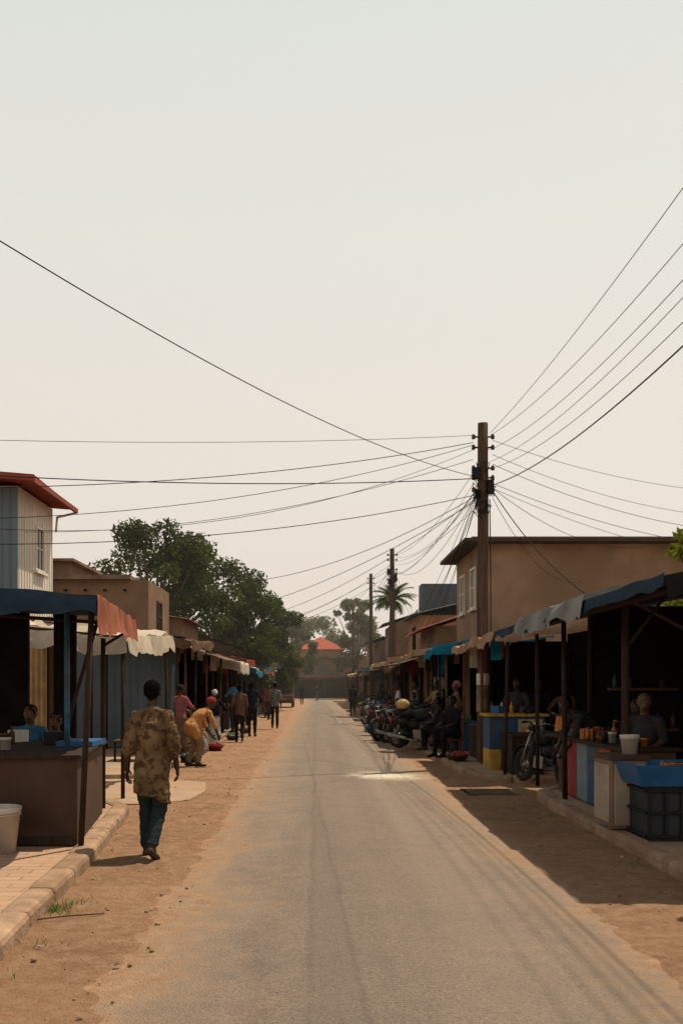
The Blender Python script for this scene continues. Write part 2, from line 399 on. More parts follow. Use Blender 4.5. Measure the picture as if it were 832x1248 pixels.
    if hat is not None: add(ell_geo(H(0, -.022, .042), (.092, .106, .096), E, 20, 14), hat); add(ell_geo(H(0, -.10, .02), (.045, .04, .04), E, 10, 8), hat)
    elif not bald: add(ell_geo(H(0, -.022, .045), (.085, .094, .088), E, 20, 14), M_hair); add(ell_geo(H(0, -.045, .005), (.074, .066, .070), E, 18, 12), M_hair)
    b = MB()
    for vs, fs, m in parts: b.add((vs, fs), m)
    tmp = b.obj('tmp'); rm = tmp.modifiers.new('r', 'REMESH'); rm.mode = 'VOXEL'; rm.voxel_size = vox; rm.use_smooth_shade = True
    sm = tmp.modifiers.new('s', 'SMOOTH'); sm.factor = .5; sm.iterations = 2
    dg = bpy.context.evaluated_depsgraph_get(); ev = tmp.evaluated_get(dg); me = bpy.data.meshes.new_from_object(ev)
    kd = KDTree(sum(len(p[0]) for p in parts)); i = 0; tag = []
    for vs, fs, m in parts:
        for q in vs: kd.insert(q, i); tag.append(m); i += 1
    kd.balance(); bpy.data.objects.remove(tmp)
    ml = list(dict.fromkeys(p[2] for p in parts)); me.materials.clear()
    if M_eye not in ml: ml.append(M_eye)
    if M_hair not in ml: ml.append(M_hair)
    for m in ml: me.materials.append(m)
    clothm = {top, bottom}
    nv = len(me.vertices); co = np.empty(nv * 3); no = np.empty(nv * 3)
    me.vertices.foreach_get('co', co); me.vertex_normals.foreach_get('vector', no); co = co.reshape(-1, 3); no = no.reshape(-1, 3)
    vt = []
    for i in range(nv):
        q = Vector(co[i]); _, idx, _ = kd.find(q); m = tag[idx]
        if m is bottom and hz0 is not None and q.z > hz0 + hem(math.atan2(q.y - P.y, q.x - P.x)) + .012: m = top
        vt.append(ml.index(m))
        if m in clothm:
            w = noise.noise(Vector((q.x * 24, q.y * 24, q.z * 3.5))) * .009 + noise.noise(Vector((q.x * 8 + q.z * 10, q.y * 8, q.z * 13 + 5))) * .006 + noise.noise(q * 34) * .002
            if m is bottom: w += abs(noise.noise(Vector((q.x * 5, q.y * 5, q.z * 24)))) * .010
            elif loose: w += abs(noise.noise(Vector((q.x * 6 + q.z * 18, q.y * 9, q.z * 15 - q.x * 9)))) * .012 - .003
            co[i] += no[i] * w * baggy
    me.vertices.foreach_set('co', co.ravel())
    mi = [0] * len(me.polygons)
    for p in me.polygons: mi[p.index] = vt[p.vertices[0]]
    me.polygons.foreach_set('material_index', mi); me.polygons.foreach_set('use_smooth', [True] * len(mi))
    hb = MB(); hb.mats = list(ml)
    for el, wr, s_ in hands:
        d_ = (wr - el).normalized()
        if pose and s_ + 'hd' in pose: d_ = Vector(pose[s_ + 'hd']).normalized()
        q = 1 if s_ == 'r' else -1
        fw = Vector((0, 1, 0)); fw = (fw - d_ * fw.dot(d_))
        if fw.length < .2: fw = Vector((0, 0, 1)) - d_ * d_.z
        fw.normalize(); inn = d_.cross(fw) * 1.0
        if inn.x * q > 0: inn = -inn
        pc = wr + d_ * .055
        Mx = Matrix((fw, inn, d_)).transposed()
        hb.add(ell_geo(pc, (.040, .017, .055), Mx, 12, 8), sk, True); hb.cap(wr - d_ * .03, wr + d_ * .02, .027, .024, sk)
        for i_, (off, ln) in enumerate(((-.028, .062), (-.009, .074), (.010, .078), (.028, .068))):
            k0 = wr + d_ * .092 + fw * off; k1 = k0 + (d_ * .85 + inn * .3).normalized() * ln * .55; k2 = k1 + (d_ * .6 + inn * .75).normalized() * ln * .5
            hb.cap(k0, k1, .0092, .0085, sk, 8); hb.cap(k1, k2, .0085, .007, sk, 8)
        t0 = wr + d_ * .03 + fw * .028; t1 = t0 + (d_ * .6 + fw * .6 + inn * .3).normalized() * .038; t2 = t1 + (d_ * .9 + fw * .15 + inn * .3).normalized() * .03
        hb.cap(t0, t1, .012, .010, sk, 8); hb.cap(t1, t2, .010, .008, sk, 8)
    for q in (-1, 1):
        hb.ell(H(.030 * q, .079, .016), (.013, .007, .0075), M_eye, E, 10, 6); hb.ell(H(.030 * q, .0855, .016), (.0055, .003, .0062), M_hair, E, 8, 5)
    hm = bpy.data.meshes.new('h'); hm.from_pydata(hb.v, [], hb.f)
    hm.polygons.foreach_set('material_index', hb.m); hm.polygons.foreach_set('use_smooth', hb.s)
    bm = bmesh.new(); bm.from_mesh(me); bm.from_mesh(hm); me2 = bpy.data.meshes.new(name); bm.to_mesh(me2); bm.free()
    for m in hb.mats: me2.materials.append(m)
    o = bpy.data.objects.new(name, me2); COL.objects.link(o)
    o.location = loc; o.rotation_euler = (0, 0, heading); s_ = h / 1.72; o.scale = (s_, s_, s_)
    return o

W1 = dict(lkn=(-.09, .12, .50), lan=(-.09, .02, .09), rkn=(.09, .04, .50), ran=(.08, -.24, .13), lel=(-.23, -.08, 1.13), rel=(.22, .02, 1.13), lwr=(-.24, -.06, .89), rwr=(.23, .14, .90))
W2 = dict(rkn=(.09, .18, .52), ran=(.09, .16, .10), lkn=(-.08, .0, .49), lan=(-.09, -.22, .13), rel=(.22, -.1, 1.13), lel=(-.22, .04, 1.13), rwr=(.23, -.06, .88), lwr=(-.23, .16, .91))
SEAT = dict(pelvis=(0, 0, .50), chest=(0, .06, .80), neck=(0, .08, 1.03), lsh=(-.165, .07, .96), rsh=(.165, .07, .96), lel=(-.23, .14, .72), rel=(.23, .14, .72),
            lwr=(-.13, .36, .64), rwr=(.13, .36, .64), lhip=(-.1, .02, .48), rhip=(.1, .02, .48), lkn=(-.13, .42, .50), rkn=(.13, .42, .50), lan=(-.13, .40, .09), ran=(.13, .44, .09))
BEND = dict(pelvis=(0, -.12, .86), chest=(0, .10, 1.07), neck=(0, .30, 1.20), lsh=(-.165, .24, 1.13), rsh=(.165, .24, 1.13), lel=(-.21, .34, .86), rel=(.21, .34, .86),
            lwr=(-.15, .46, .66), rwr=(.15, .46, .66), lhip=(-.1, -.1, .83), rhip=(.1, -.1, .83), lkn=(-.12, .06, .48), rkn=(.12, .08, .48), lan=(-.13, -.1, .09), ran=(.13, -.02, .09))
LEAN = dict(lel=(-.27, .12, 1.18), rel=(.27, .12, 1.18), lwr=(-.18, .34, 1.10), rwr=(.18, .34, 1.10))
HIP = dict(rel=(.34, -.08, 1.16), rwr=(.19, .06, .98), lel=(-.22, .0, 1.12), lwr=(-.22, .1, .9))

T_batik = bpy.data.materials.new('patterned_tunic')
def make_batik(m, c1, c2, c3):
    N, L = nodes(m); b = N['Principled BSDF']; tc = N.new('ShaderNodeTexCoord'); p = tc.outputs['Object']
    n = nnoise(N, L, p, 15, 4, .6); n2 = nnoise(N, L, p, 4, 5, .6)
    col = nmix(N, L, nrange(N, L, n2, .42, .62, 0, .9), c1, c3)
    col = nmix(N, L, nrange(N, L, n, .50, .57, 0, .85), col, c2)
    L.new(col, b.inputs['Base Color']); b.inputs['Roughness'].default_value = .95; b.inputs['Specular IOR Level'].default_value = .03
    n3 = nnoise(N, L, p, 26, 6, .6)
    bp = N.new('ShaderNodeBump'); bp.inputs['Strength'].default_value = .4; bp.inputs['Distance'].default_value = .015
    L.new(n3, bp.inputs['Height']); L.new(bp.outputs[0], b.inputs['Normal'])
make_batik(T_batik, (.115, .072, .038), (.055, .034, .020), (.20, .135, .075))
def cl(n, c): return mat('garment_' + n, c, .95, .25, 9, .4, 30, spec=.05)
G_jean = cl('teal_denim', (.020, .030, .035)); G_dark = cl('dark', (.014, .013, .014)); G_navy = cl('navy', (.012, .017, .032)); G_grey = cl('grey', (.13, .135, .12))
G_brown = cl('brown', (.13, .075, .045)); G_ochre = cl('ochre', (.42, .20, .075)); G_white = cl('white', (.46, .45, .42)); G_lblue = cl('lightblue', (.05, .16, .26))
G_red = cl('red', (.24, .035, .028)); G_green = cl('green', (.04, .08, .04)); G_pink = cl('pink', (.24, .08, .08)); G_tan = cl('tan', (.22, .14, .085)); G_char = cl('charcoal', (.035, .033, .034))
M_sandal = mat('sandal', (.04, .025, .018), .8)

figure('walking_man', (-1.60, 9.6, .012), R(-4), dict(lkn=(-.085, .12, .50), lan=(-.075, .10, .085), rkn=(.075, .03, .50), ran=(.05, -.22, .14),
       lsh=(-.155, 0, 1.375), rsh=(.155, 0, 1.385), lel=(-.215, -.06, 1.11), rel=(.215, -.01, 1.12), lwr=(-.245, .02, .87), rwr=(.225, .10, .88), neck=(0, .02, 1.46)),
       T_batik, G_jean, 0, M_sandal, 1.73, .0085, longtop=.52, sleeve=1.0, baggy=1.12, head=(R(-6), 0, R(4)), foot_dir=dict(l=(-.12, 1, 0), r=(.1, 1, -.45)), loose=1.0)
figure('bending_vendor', (-2.5, 20.4, .01), R(-55), BEND, G_ochre, G_tan, 0, None, 1.70, .012, longtop=.34, hat=G_red, head=(R(-35), 0, 0), baggy=1.25)
figure('shopper', (-2.25, 29, .01), R(5), W1, G_brown, G_dark, 0, None, 1.70, .018, longtop=.3)
figure('shopper', (-2.1, 32.4, .01), R(-8), HIP, G_navy, G_dark, 2, None, 1.78, .018)
figure('walking_man', (-1.58, 37.8, .01), R(3), W2, G_grey, G_dark, 0, None, 1.78, .018, longtop=.25)
figure('shopper', (-2.75, 33, .1), R(60), LEAN, G_lblue, G_navy, 0, None, 1.8, .02)
figure('market_woman', (-2.72, 26.4, .01), R(30), HIP, G_dark, G_white, 1, None, 1.55, .018, skirt=.8, hat=G_white)
figure('market_woman', (-3.1, 22.6, .1), R(-40), LEAN, G_pink, G_brown, 0, None, 1.6, .018, skirt=.8, hat=G_dark)
figure('shopper', (-2.75, 41, .01), R(40), W1, G_white, G_dark, 0, None, 1.7, .02)
figure('shopper', (-2.3, 48, .01), R(-160), W2, G_red, G_dark, 0, None, 1.7, .02)
figure('pedestrian', (-2.6, 58, .01), R(0), W2, G_tan, G_dark, 0, None, 1.7, .022)
figure('pedestrian', (-1.2, 84, .01), R(0), W1, G_dark, G_dark, 0, None, 1.7, .025)
figure('pedestrian', (2.05, 55, .01), R(10), W1, G_dark, G_dark, 0, None, 1.72, .02)
figure('pedestrian', (2.7, 70, .01), R(180), W2, G_grey, G_dark, 0, None, 1.72, .022)
figure('seated_vendor', (-3.66, 12.6, .16), R(200), SEAT, G_lblue, G_dark, 1, None, 1.72, .013, head=(R(5), 0, R(-25)))
figure('seated_vendor', (-3.22, 12.45, .14), R(150), SEAT, G_grey, G_dark, 1, None, 1.62, .013, head=(R(-10), 0, R(20)))
figure('seated_vendor', (4.05, 12.1, .30), R(150), SEAT, G_char, G_dark, 1, None, 1.74, .011, head=(R(-6), 0, R(20)), bald=True)
figure('standing_vendor', (3.95, 14.15, .115), R(100), dict(BEND, headc=(0, .40, 1.31)), G_char, G_dark, 0, None, 1.72, .013, head=(R(-20), 0, 0))
figure('seated_vendor', (4.35, 13.1, .25), R(110), SEAT, G_brown, G_dark, 0, None, 1.7, .014)
figure('standing_vendor', (4.0, 19.6, .11), R(150), LEAN, G_char, G_dark, 2, None, 1.72, .014)
figure('shopper', (4.5, 19.9, .11), R(170), HIP, G_navy, G_dark, 0, None, 1.68, .016)
figure('shopper', (5.0, 19.8, .11), R(190), HIP, G_brown, G_dark, 0, None, 1.62, .016)
figure('seated_man', (3.05, 21.6, .13), R(120), SEAT, G_dark, G_dark, 2, None, 1.78, .014)
figure('shopper', (3.3, 23.2, .11), R(80), HIP, G_brown, G_dark, 0, None, 1.68, .016, hat=G_pink)
figure('seated_man', (3.0, 23.6, .13), R(70), SEAT, G_char, G_dark, 2, None, 1.72, .016)
figure('shopper', (3.15, 25.6, .11), R(120), LEAN, G_tan, G_dark, 0, None, 1.70, .016)
figure('shopper', (2.9, 28.9, .11), R(100), HIP, G_grey, G_dark, 0, None, 1.70, .018)
figure('shopper', (3.3, 31.5, .11), R(60), W1, G_red, G_dark, 0, None, 1.7, .018)
figure('shopper', (2.9, 34.6, .05), R(90), HIP, G_white, G_dark, 0, None, 1.7, .02)
figure('shopper', (3.2, 39.5, .05), R(90), HIP, G_red, G_dark, 0, None, 1.7, .02)
figure('shopper', (3.0, 46, .05), R(90), W2, G_navy, G_dark, 0, None, 1.7, .02)

# ------------------------------------------------------------------ ground
g = MB(); g.sheet((-500, -60, 0), (500, -60, 0), (500, 900, 0), (-500, 900, 0), 1, 1, M_dirt); g.obj('ground')
for nm, (xa, xb) in (('dirt_verge', (-3.4, -.9)), ('dirt_verge', (1.85, 3.6))):
    g = MB(); g.sheet((xa, 2, 0), (xb, 2, 0), (xb, 40, 0), (xa, 40, 0), 50, 420, M_dirt,
        lambda u, w, p: max(.001, min(1, u * 5, (1 - u) * 5) * (.014 * noise.noise(p * 1.3) + .014 * noise.noise(p * 4.5) + .006 * noise.noise(p * 15) + .014)))
    g.obj(nm)
v = []; f = []
ys = np.concatenate([np.arange(-20, 40, .2), np.arange(40, 200, 1.5)])
for i, y in enumerate(ys):
    l = -1.25 - .004 * y + .14 * noise.noise(Vector((y * .35, 1.7, 0))) + .07 * noise.noise(Vector((y * 1.7, 9, 0)))
    r = 2.28 + .004 * y + .14 * noise.noise(Vector((y * .3, 6.7, 0))) + .07 * noise.noise(Vector((y * 1.9, 3, 0)))
    for k in range(9):
        t = k / 8; cz = .034 * (1 - (2 * t - 1) ** 2) + .004 + (0 if 0 < k < 8 else -.002)
        v.append((l + (r - l) * t, y, cz))
    if i:
        a = (i - 1) * 9
        for k in range(8): f.append((a + k, a + k + 1, a + k + 10, a + k + 9))
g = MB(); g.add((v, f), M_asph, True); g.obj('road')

def slab(name, pts, z, m):
    n = len(pts); v = [(x, y, z) for x, y in pts] + [(x, y, -.05) for x, y in pts]
    f = [tuple(range(n))] + [(i + n, (i + 1) % n + n, (i + 1) % n, i) for i in range(n)]
    b = MB(); b.add((v, f), m); return b.obj(name)
def kerb(name, pts, w=.2, h=.15, stone=.8, side=1):
    rt = root(name); b = MB(); P = [Vector((x, y, 0)) for x, y in pts]
    for a, c in zip(P[:-1], P[1:]):
        d = (c - a); n = max(1, round(d.length / stone)); u = d.normalized(); nr = Vector((u.y, -u.x, 0)) * side
        ang = math.atan2(u.y, u.x)
        for i in range(n):
            m = a + d * (i + .5) / n + nr * (w / 2 + ru(-.008, .008))
            b.box((m.x, m.y, h / 2 - .04 + ru(-.006, .006)), (d.length / n - .006, w, h + .08), M_kerb, (ru(-.015, .015), ru(-.008, .008), ang + ru(-.008, .008)))
    b.obj('kerb_stones', rt, bevel=.045)
LK = [(-1.55, -3), (-1.72, 2.5), (-1.93, 6), (-2.1, 9.2), (-2.3, 11.5), (-2.42, 12.8), (-2.75, 13.5), (-3.4, 13.8)]
kerb('kerb', LK, .22, .15, .9, -1)
slab('pavement', [(x - .2, y - (.15 if i > 5 else 0)) for i, (x, y) in enumerate(LK)] + [(-14, 13.6), (-14, -3)], .125, M_pave)
RK = [(3.15, -3), (3.12, 6), (3.17, 13.6), (3.3, 14.8), (3.75, 15.5)]
kerb('kerb', RK, .2, .14, .9, 1)
slab('pavement', [(x + .18, y) for x, y in RK] + [(14, 15.5), (14, -3)], .115, M_conc)
RK2 = [(3.3, 16.9), (2.85, 17.4), (2.72, 19), (2.5, 27), (2.7, 34)]
kerb('kerb', RK2, .2, .14, .9, 1)
slab('pavement', [(x + .18, y) for x, y in RK2] + [(14, 34), (14, 16.9)], .11, M_conc)
LK2 = [(-3.4, 17.6), (-2.95, 17.9), (-2.9, 27), (-3, 40)]
kerb('kerb', LK2, .2, .12, .9, -1)
slab('pavement', [(x - .18, y) for x, y in LK2] + [(-14, 40), (-14, 17.6)], .1, M_conc)
slab('driveway', [(-2.3, 13.9), (-1.85, 14.4), (-1.75, 15.6), (-1.9, 17.0), (-2.7, 17.6), (-14, 17.5), (-14, 13.9)], .026, M_conc)

d = root('drain_grate', (2.70, 15.4, 0)); b = MB(); b.bb(-.36, .36, -.36, .36, -.02, .030, M_dark)
M_iron = mat('rusty_iron', (.11, .07, .045), .8, .3, 10, .2, dirt=(.2, .12, .07), dirt_amt=.6)
for i in range(11): b.bb(-.34, .34, -.34 + i * .065, -.305 + i * .065, .032, .045, M_iron)
b.bb(-.40, .40, -.40, -.362, -.02, .04, M_iron); b.bb(-.40, .40, .362, .40, -.02, .04, M_iron)
b.obj('grate_bars', d)
b = MB()
for i in range(1100):
    sd = rnd() < .5
    y = 4 + 24 * rnd() ** 1.6
    x = ru(-2.4 if y > 9 else -1.95, -1.0) if sd else ru(2.1, 3.1)
    r = .004 + .016 * rnd() ** 6
    b.ell((x, y, .016 + r * .2), (r, r * ru(.7, 1.2), r * .6), random.choice((M_kerb, M_brownp, M_kerb)), Euler((0, 0, ru(0, 6))).to_matrix(), 6, 4)
b.obj('scattered_stones')
b = MB(); b.path([(-1.98, 7.02, .03), (-1.8, 7.08, .04), (-1.55, 7.2, .03)], .006, M_woodb); b.obj('fallen_stick')
b = MB()
litm = (M_white, M_woodb, M_black, C_cream, C_white, M_woodb)
for i in range(60):
    sd = rnd() < .6; y = 4.5 + 22 * rnd(); x = ru(-2.0 if y < 9 else -2.4, -1.1) if sd else ru(2.3, 3.05)
    s = ru(.01, .03); a = ru(0, 6.28); c, q = math.cos(a) * s, math.sin(a) * s; z = .03
    b.add(([(x - c, y - q, z), (x + q, y - c, z + ru(0, .02)), (x + c * 1.4, y + q * 1.4, z), (x - q * .6, y + c * .6, z + ru(0, .025))], [(0, 1, 2, 3)]), random.choice(litm))
b.obj('scattered_litter')
b = MB(); M_blade = mat('grass_blade', (.10, .16, .03), .7, .3, 20, 0, trans=.3)
for (cx, cy, nn, rr) in ((-1.95, 7.35, 190, .07), (-1.85, 7.6, 50, .06), (-1.80, 6.4, 20, .1), (3.0, 9.2, 50, .1), (-1.85, 5.6, 15, .1), (3.02, 12.6, 40, .1)):
    for i in range(nn):
        x = cx + random.gauss(0, rr); y = cy + random.gauss(0, rr * 1.2); h = ru(.02, .06); a = ru(0, 6); w = .004
        t = Vector((math.cos(a), math.sin(a), 0)); l = Vector((ru(-.04, .04), ru(-.04, .04), h))
        p = Vector((x, y, .015)); b.add(([p - t * w, p + t * w, p + l], [(0, 1, 2)]), M_blade)
b.obj('grass_tuft')

def stool(loc, h=.42, m=M_woodb):
    r = root('stool', loc); b = MB(); b.cyl((0, 0, h - .04), (0, 0, h), .17, m, seg=16)
    for i in range(4):
        a = i * math.pi / 2 + .7; b.cyl((.11 * math.cos(a), .11 * math.sin(a), h - .04), (.17 * math.cos(a), .17 * math.sin(a), 0), .016, m, seg=8)
    b.obj('seat_and_legs', r, .004)
for l in ((-3.66, 12.6, .16), (-3.22, 12.45, .14), (4.05, 12.1, .30), (4.35, 13.1, .25), (3.05, 21.6, .13), (3.0, 23.6, .13)): stool((l[0], l[1], min(l[2], .125)), .40 + l[2] - min(l[2], .125))

# ------------------------------------------------------------------ motorbikes
def motorbike(loc, heading, body=M_black, lean=R(8), name='motorbike', box=None, sc=1.12, crate=None):
    r = root(name, loc, heading); r.rotation_euler = (0, lean, heading); r.scale = (sc, sc, sc)
    b = MB()
    for y in (-.62, .64):
        b.torus((0, y, .30), .245, .058, M_rubber); b.torus((0, y, .30), .205, .014, M_metal)
        b.cyl((-.05, y, .30), (.05, y, .30), .06, M_metal)
        for i in range(14):
            a = i * math.pi / 7; b.cyl((.02 * (-1) ** i, y, .30), (0, y + .21 * math.cos(a), .30 + .21 * math.sin(a)), .004, M_metal, seg=4)
    b.obj('wheels', r)
    b = MB()
    for x in (-.08, .08):
        b.cyl((x, .64, .30), (x, .42, .88), .024, M_metal); b.cyl((x, -.62, .30), (x, -.10, .38), .022, M_black)
        b.cyl((x * 1.3, -.56, .34), (x * 1.3, -.42, .68), .03, M_metal)
    b.path([(-.36, .30, 1.0), (-.16, .40, 1.03), (0, .42, .95), (.16, .40, 1.03), (.36, .30, 1.0)], .015, M_black)
    for x in (-1, 1):
        b.cap((.36 * x, .30, 1.0), (.27 * x, .34, 1.015), .022, .022, M_rubber); b.cyl((.24 * x, .36, 1.03), (.27 * x, .37, 1.17), .007, M_black, seg=6)
        b.ell((.28 * x, .37, 1.2), (.065, .014, .042), M_black); b.ell((.15 * x, .44, .86), (.025, .03, .025), M_orange)
    b.path([(0, .40, .86), (0, .22, .60), (0, .10, .32), (0, -.2, .34), (0, -.35, .66), (0, -.72, .72)], .026, M_black)
    b.obj('frame_and_handlebar', r)
    b = MB()
    b.ell((0, .48, .90), (.13, .09, .13), body); b.ell((0, .555, .89), (.085, .035, .085), M_metal); b.ell((0, .58, .89), (.07, .02, .07), M_glass)
    b.ell((0, .14, .78), (.15, .26, .14), body); b.ell((0, .34, .58), (.12, .10, .22), body); b.ell((-.10, .30, .50), (.06, .08, .22), body); b.ell((.10, .30, .50), (.06, .08, .22), body)
    for w in ((.64, .335, 20, 150), (-.62, .345, 10, 140)):
        pts = [(0, w[0] + w[1] * math.cos(R(a)), .30 + w[1] * math.sin(R(a))) for a in range(w[2], w[3], 18)]
        for p, q in zip(pts[:-1], pts[1:]):
            p = Vector(p); q = Vector(q); mid = (p + q) / 2; d = q - p
            b.box(mid, (.13, d.length * 1.15, .012), body, (math.atan2(d.z, d.y), 0, 0))
    b.box((0, -.74, .66), (.18, .05, .12), M_red, (R(20), 0, 0)); b.box((0, -.84, .5), (.15, .01, .12), M_yellow, (R(15), 0, 0))
    b.ell((0, -.46, .62), (.15, .26, .13), body); b.ell((0, -.1, .56), (.13, .2, .12), body)
    b.obj('bodywork', r, .003)
    b = MB(); b.ell((0, -.28, .82), (.15, .36, .075), M_black); b.ell((0, -.48, .86), (.15, .22, .07), M_black); b.obj('seat', r)
    b = MB(); b.box((0, .05, .36), (.26, .28, .20), M_metal); b.box((0, .16, .50), (.17, .18, .20), M_metal, (R(-20), 0, 0))
    for i in range(5): b.box((0, .14 + .012 * i, .44 + .035 * i), (.21, .21, .01), M_black, (R(-20), 0, 0))
    b.path([(.1, .22, .42), (.13, .22, .24), (.14, -.1, .22), (.15, -.75, .34)], .022, M_metal); b.cap((.15, -.3, .27), (.15, -.75, .34), .045, .05, M_metal)
    b.path([(-.1, .0, .2), (-.24, -.02, .02)], .012, M_black); b.path([(-.22, .08, .24), (.22, .08, .24)], .014, M_rubber); b.obj('engine_and_exhaust', r, .01)
    b = MB()
    for x in (-.1, .1): b.path([(x, -.45, .84), (x, -.82, .86), (x, -.72, .66)], .01, M_metal)
    b.path([(-.1, -.82, .86), (.1, -.82, .86)], .01, M_metal)
    b.obj('rear_rack', r)
    if box: b = MB(); b.ell((0, -.40, 1.0), (.135, .17, .13), box); b.ell((0, -.54, .99), (.10, .05, .06), M_glass); b.lathe((0, -.40, .87), [(0, .11), (.03, .135), (.05, .137)], M_black, 16); b.obj('helmet', r)
    if crate: b = MB(); b.box((0, -.62, 1.02), (.42, .36, .26), crate); b.box((0, -.62, 1.165), (.45, .39, .03), M_black); b.box((0, -.62, .89), (.44, .38, .02), M_black); b.obj('delivery_box', r, .02)
motorbike((2.45, 28.2, 0), R(215)); motorbike((2.62, 24.6, .1), R(228), M_black, box=M_beige); motorbike((2.35, 30.2, 0), R(140))
motorbike((2.7, 26.6, .1), R(150)); motorbike((2.45, 32.5, 0), R(225), M_black); motorbike((2.45, 35, 0), R(210), M_red); motorbike((2.55, 37.5, 0), R(150), M_black)
motorbike((2.5, 40.5, 0), R(215), M_bluep); motorbike((2.7, 44, 0), R(150), M_black); motorbike((2.8, 50, 0), R(180), M_black); motorbike((-2.6, 52, 0), R(10), M_red)
motorbike((3.62, 15.7, .115), R(20), M_black, R(8), sc=.95, crate=M_orange)
motorbike((.1, 105, .03), R(180), M_black, 0, sc=1.0); figure('motorbike_rider', (.1, 104.8, .32), R(180), dict(SEAT, lwr=(-.3, .45, .72), rwr=(.3, .45, .72)), G_dark, G_dark, 0, None, 1.7, .025, hat=M_red)

# ------------------------------------------------------------------ goods
def goods(b, x0, x1, y0, y1, z, n, palette=None):
    pal = palette or (M_white, M_yellow, M_red, M_orange, M_green, M_blueb, M_woodb, M_black, M_woodb, M_black)
    for i in range(n):
        x = ru(x0, x1); y = ru(y0, y1); k = rnd(); m = random.choice(pal); s = ru(.75, 1.15)
        if k < .35: b.lathe((x, y, z), [(0, 0), (0, .032 * s), (.12 * s, .033 * s), (.15 * s, .013 * s), (.165 * s, .013 * s), (.165 * s, .016 * s), (.19 * s, .016 * s), (.19 * s, 0)], m, 10)
        elif k < .6: b.lathe((x, y, z), [(0, 0), (0, .05 * s), (.10 * s, .055 * s), (.10 * s, .058 * s), (.125 * s, .058 * s), (.125 * s, 0)], m, 12)
        elif k < .8: b.lathe((x, y, z), [(0, 0), (0, .06 * s), (.07 * s, .11 * s), (.075 * s, .11 * s), (.06 * s, .09 * s), (.06 * s, 0)], m, 14); [b.ell((x + ru(-.05, .05), y + ru(-.05, .05), z + .085 * s), (.03, .03, .028), random.choice((M_orange, M_green, M_red, M_yellow)), None, 8, 6) for _ in range(5)]
        else: b.box((x, y, z + .07), (ru(.1, .2), ru(.1, .2), .14), m, (0, 0, ru(0, 3)))
def sack(loc, s=1, m=C_tan):
    b = MB()
    rings = [(0, .0), (0, .17), (.06, .22), (.13, .235), (.2, .235), (.28, .23), (.35, .215), (.42, .19), (.47, .16), (.50, .10), (.53, .14), (.55, .12), (.50, .0)]
    b.lathe((0, 0, 0), [(z * s, r * s) for z, r in rings], m, 20)
    b.v = [tuple(Vector(p) + Vector((noise.noise(Vector(p) * 5 + Vector(loc)), noise.noise(Vector(p) * 5 + Vector((9, 2, 1))), 0)) * .05) for p in b.v]
    b.obj('sack', None, 0, loc, ru(0, 6))
def bucket(loc, s=1, m=M_white):
    b = MB(); b.lathe((0, 0, 0), [(0, 0), (0, .125 * s), (.30 * s, .16 * s), (.30 * s, .168 * s), (.315 * s, .168 * s), (.33 * s, .172 * s), (.345 * s, .172 * s), (.345 * s, .155 * s), (.28 * s, .15 * s), (.02, .118 * s), (.02, 0)], m, 24)
    b.torus((0, 0, .29 * s), .165 * s, .006, m, 'z')
    b.path([(-.17 * s, 0, .32 * s), (-.16 * s, .08 * s, .24 * s), (0, .17 * s, .2 * s), (.16 * s, .08 * s, .24 * s), (.17 * s, 0, .32 * s)], .004, M_metal); b.obj('bucket', None, 0, loc)
def basin(loc, m, n=14):
    b = MB(); b.lathe((0, 0, 0), [(0, 0), (0, .15), (.12, .24), (.13, .255), (.14, .25), (.115, .22), (.06, .18), (.06, 0)], m, 22)
    fr = random.choice((M_orange, M_green, M_red, M_yellow, M_woodb))
    for i in range(n * 2): a = ru(0, 6.28); q = .18 * rnd() ** .5; b.ell((q * math.cos(a), q * math.sin(a), .13 + .07 * (1 - q / .18)), (.035, .035, .033), fr, None, 9, 7)
    b.obj('fruit_basin', None, 0, loc)

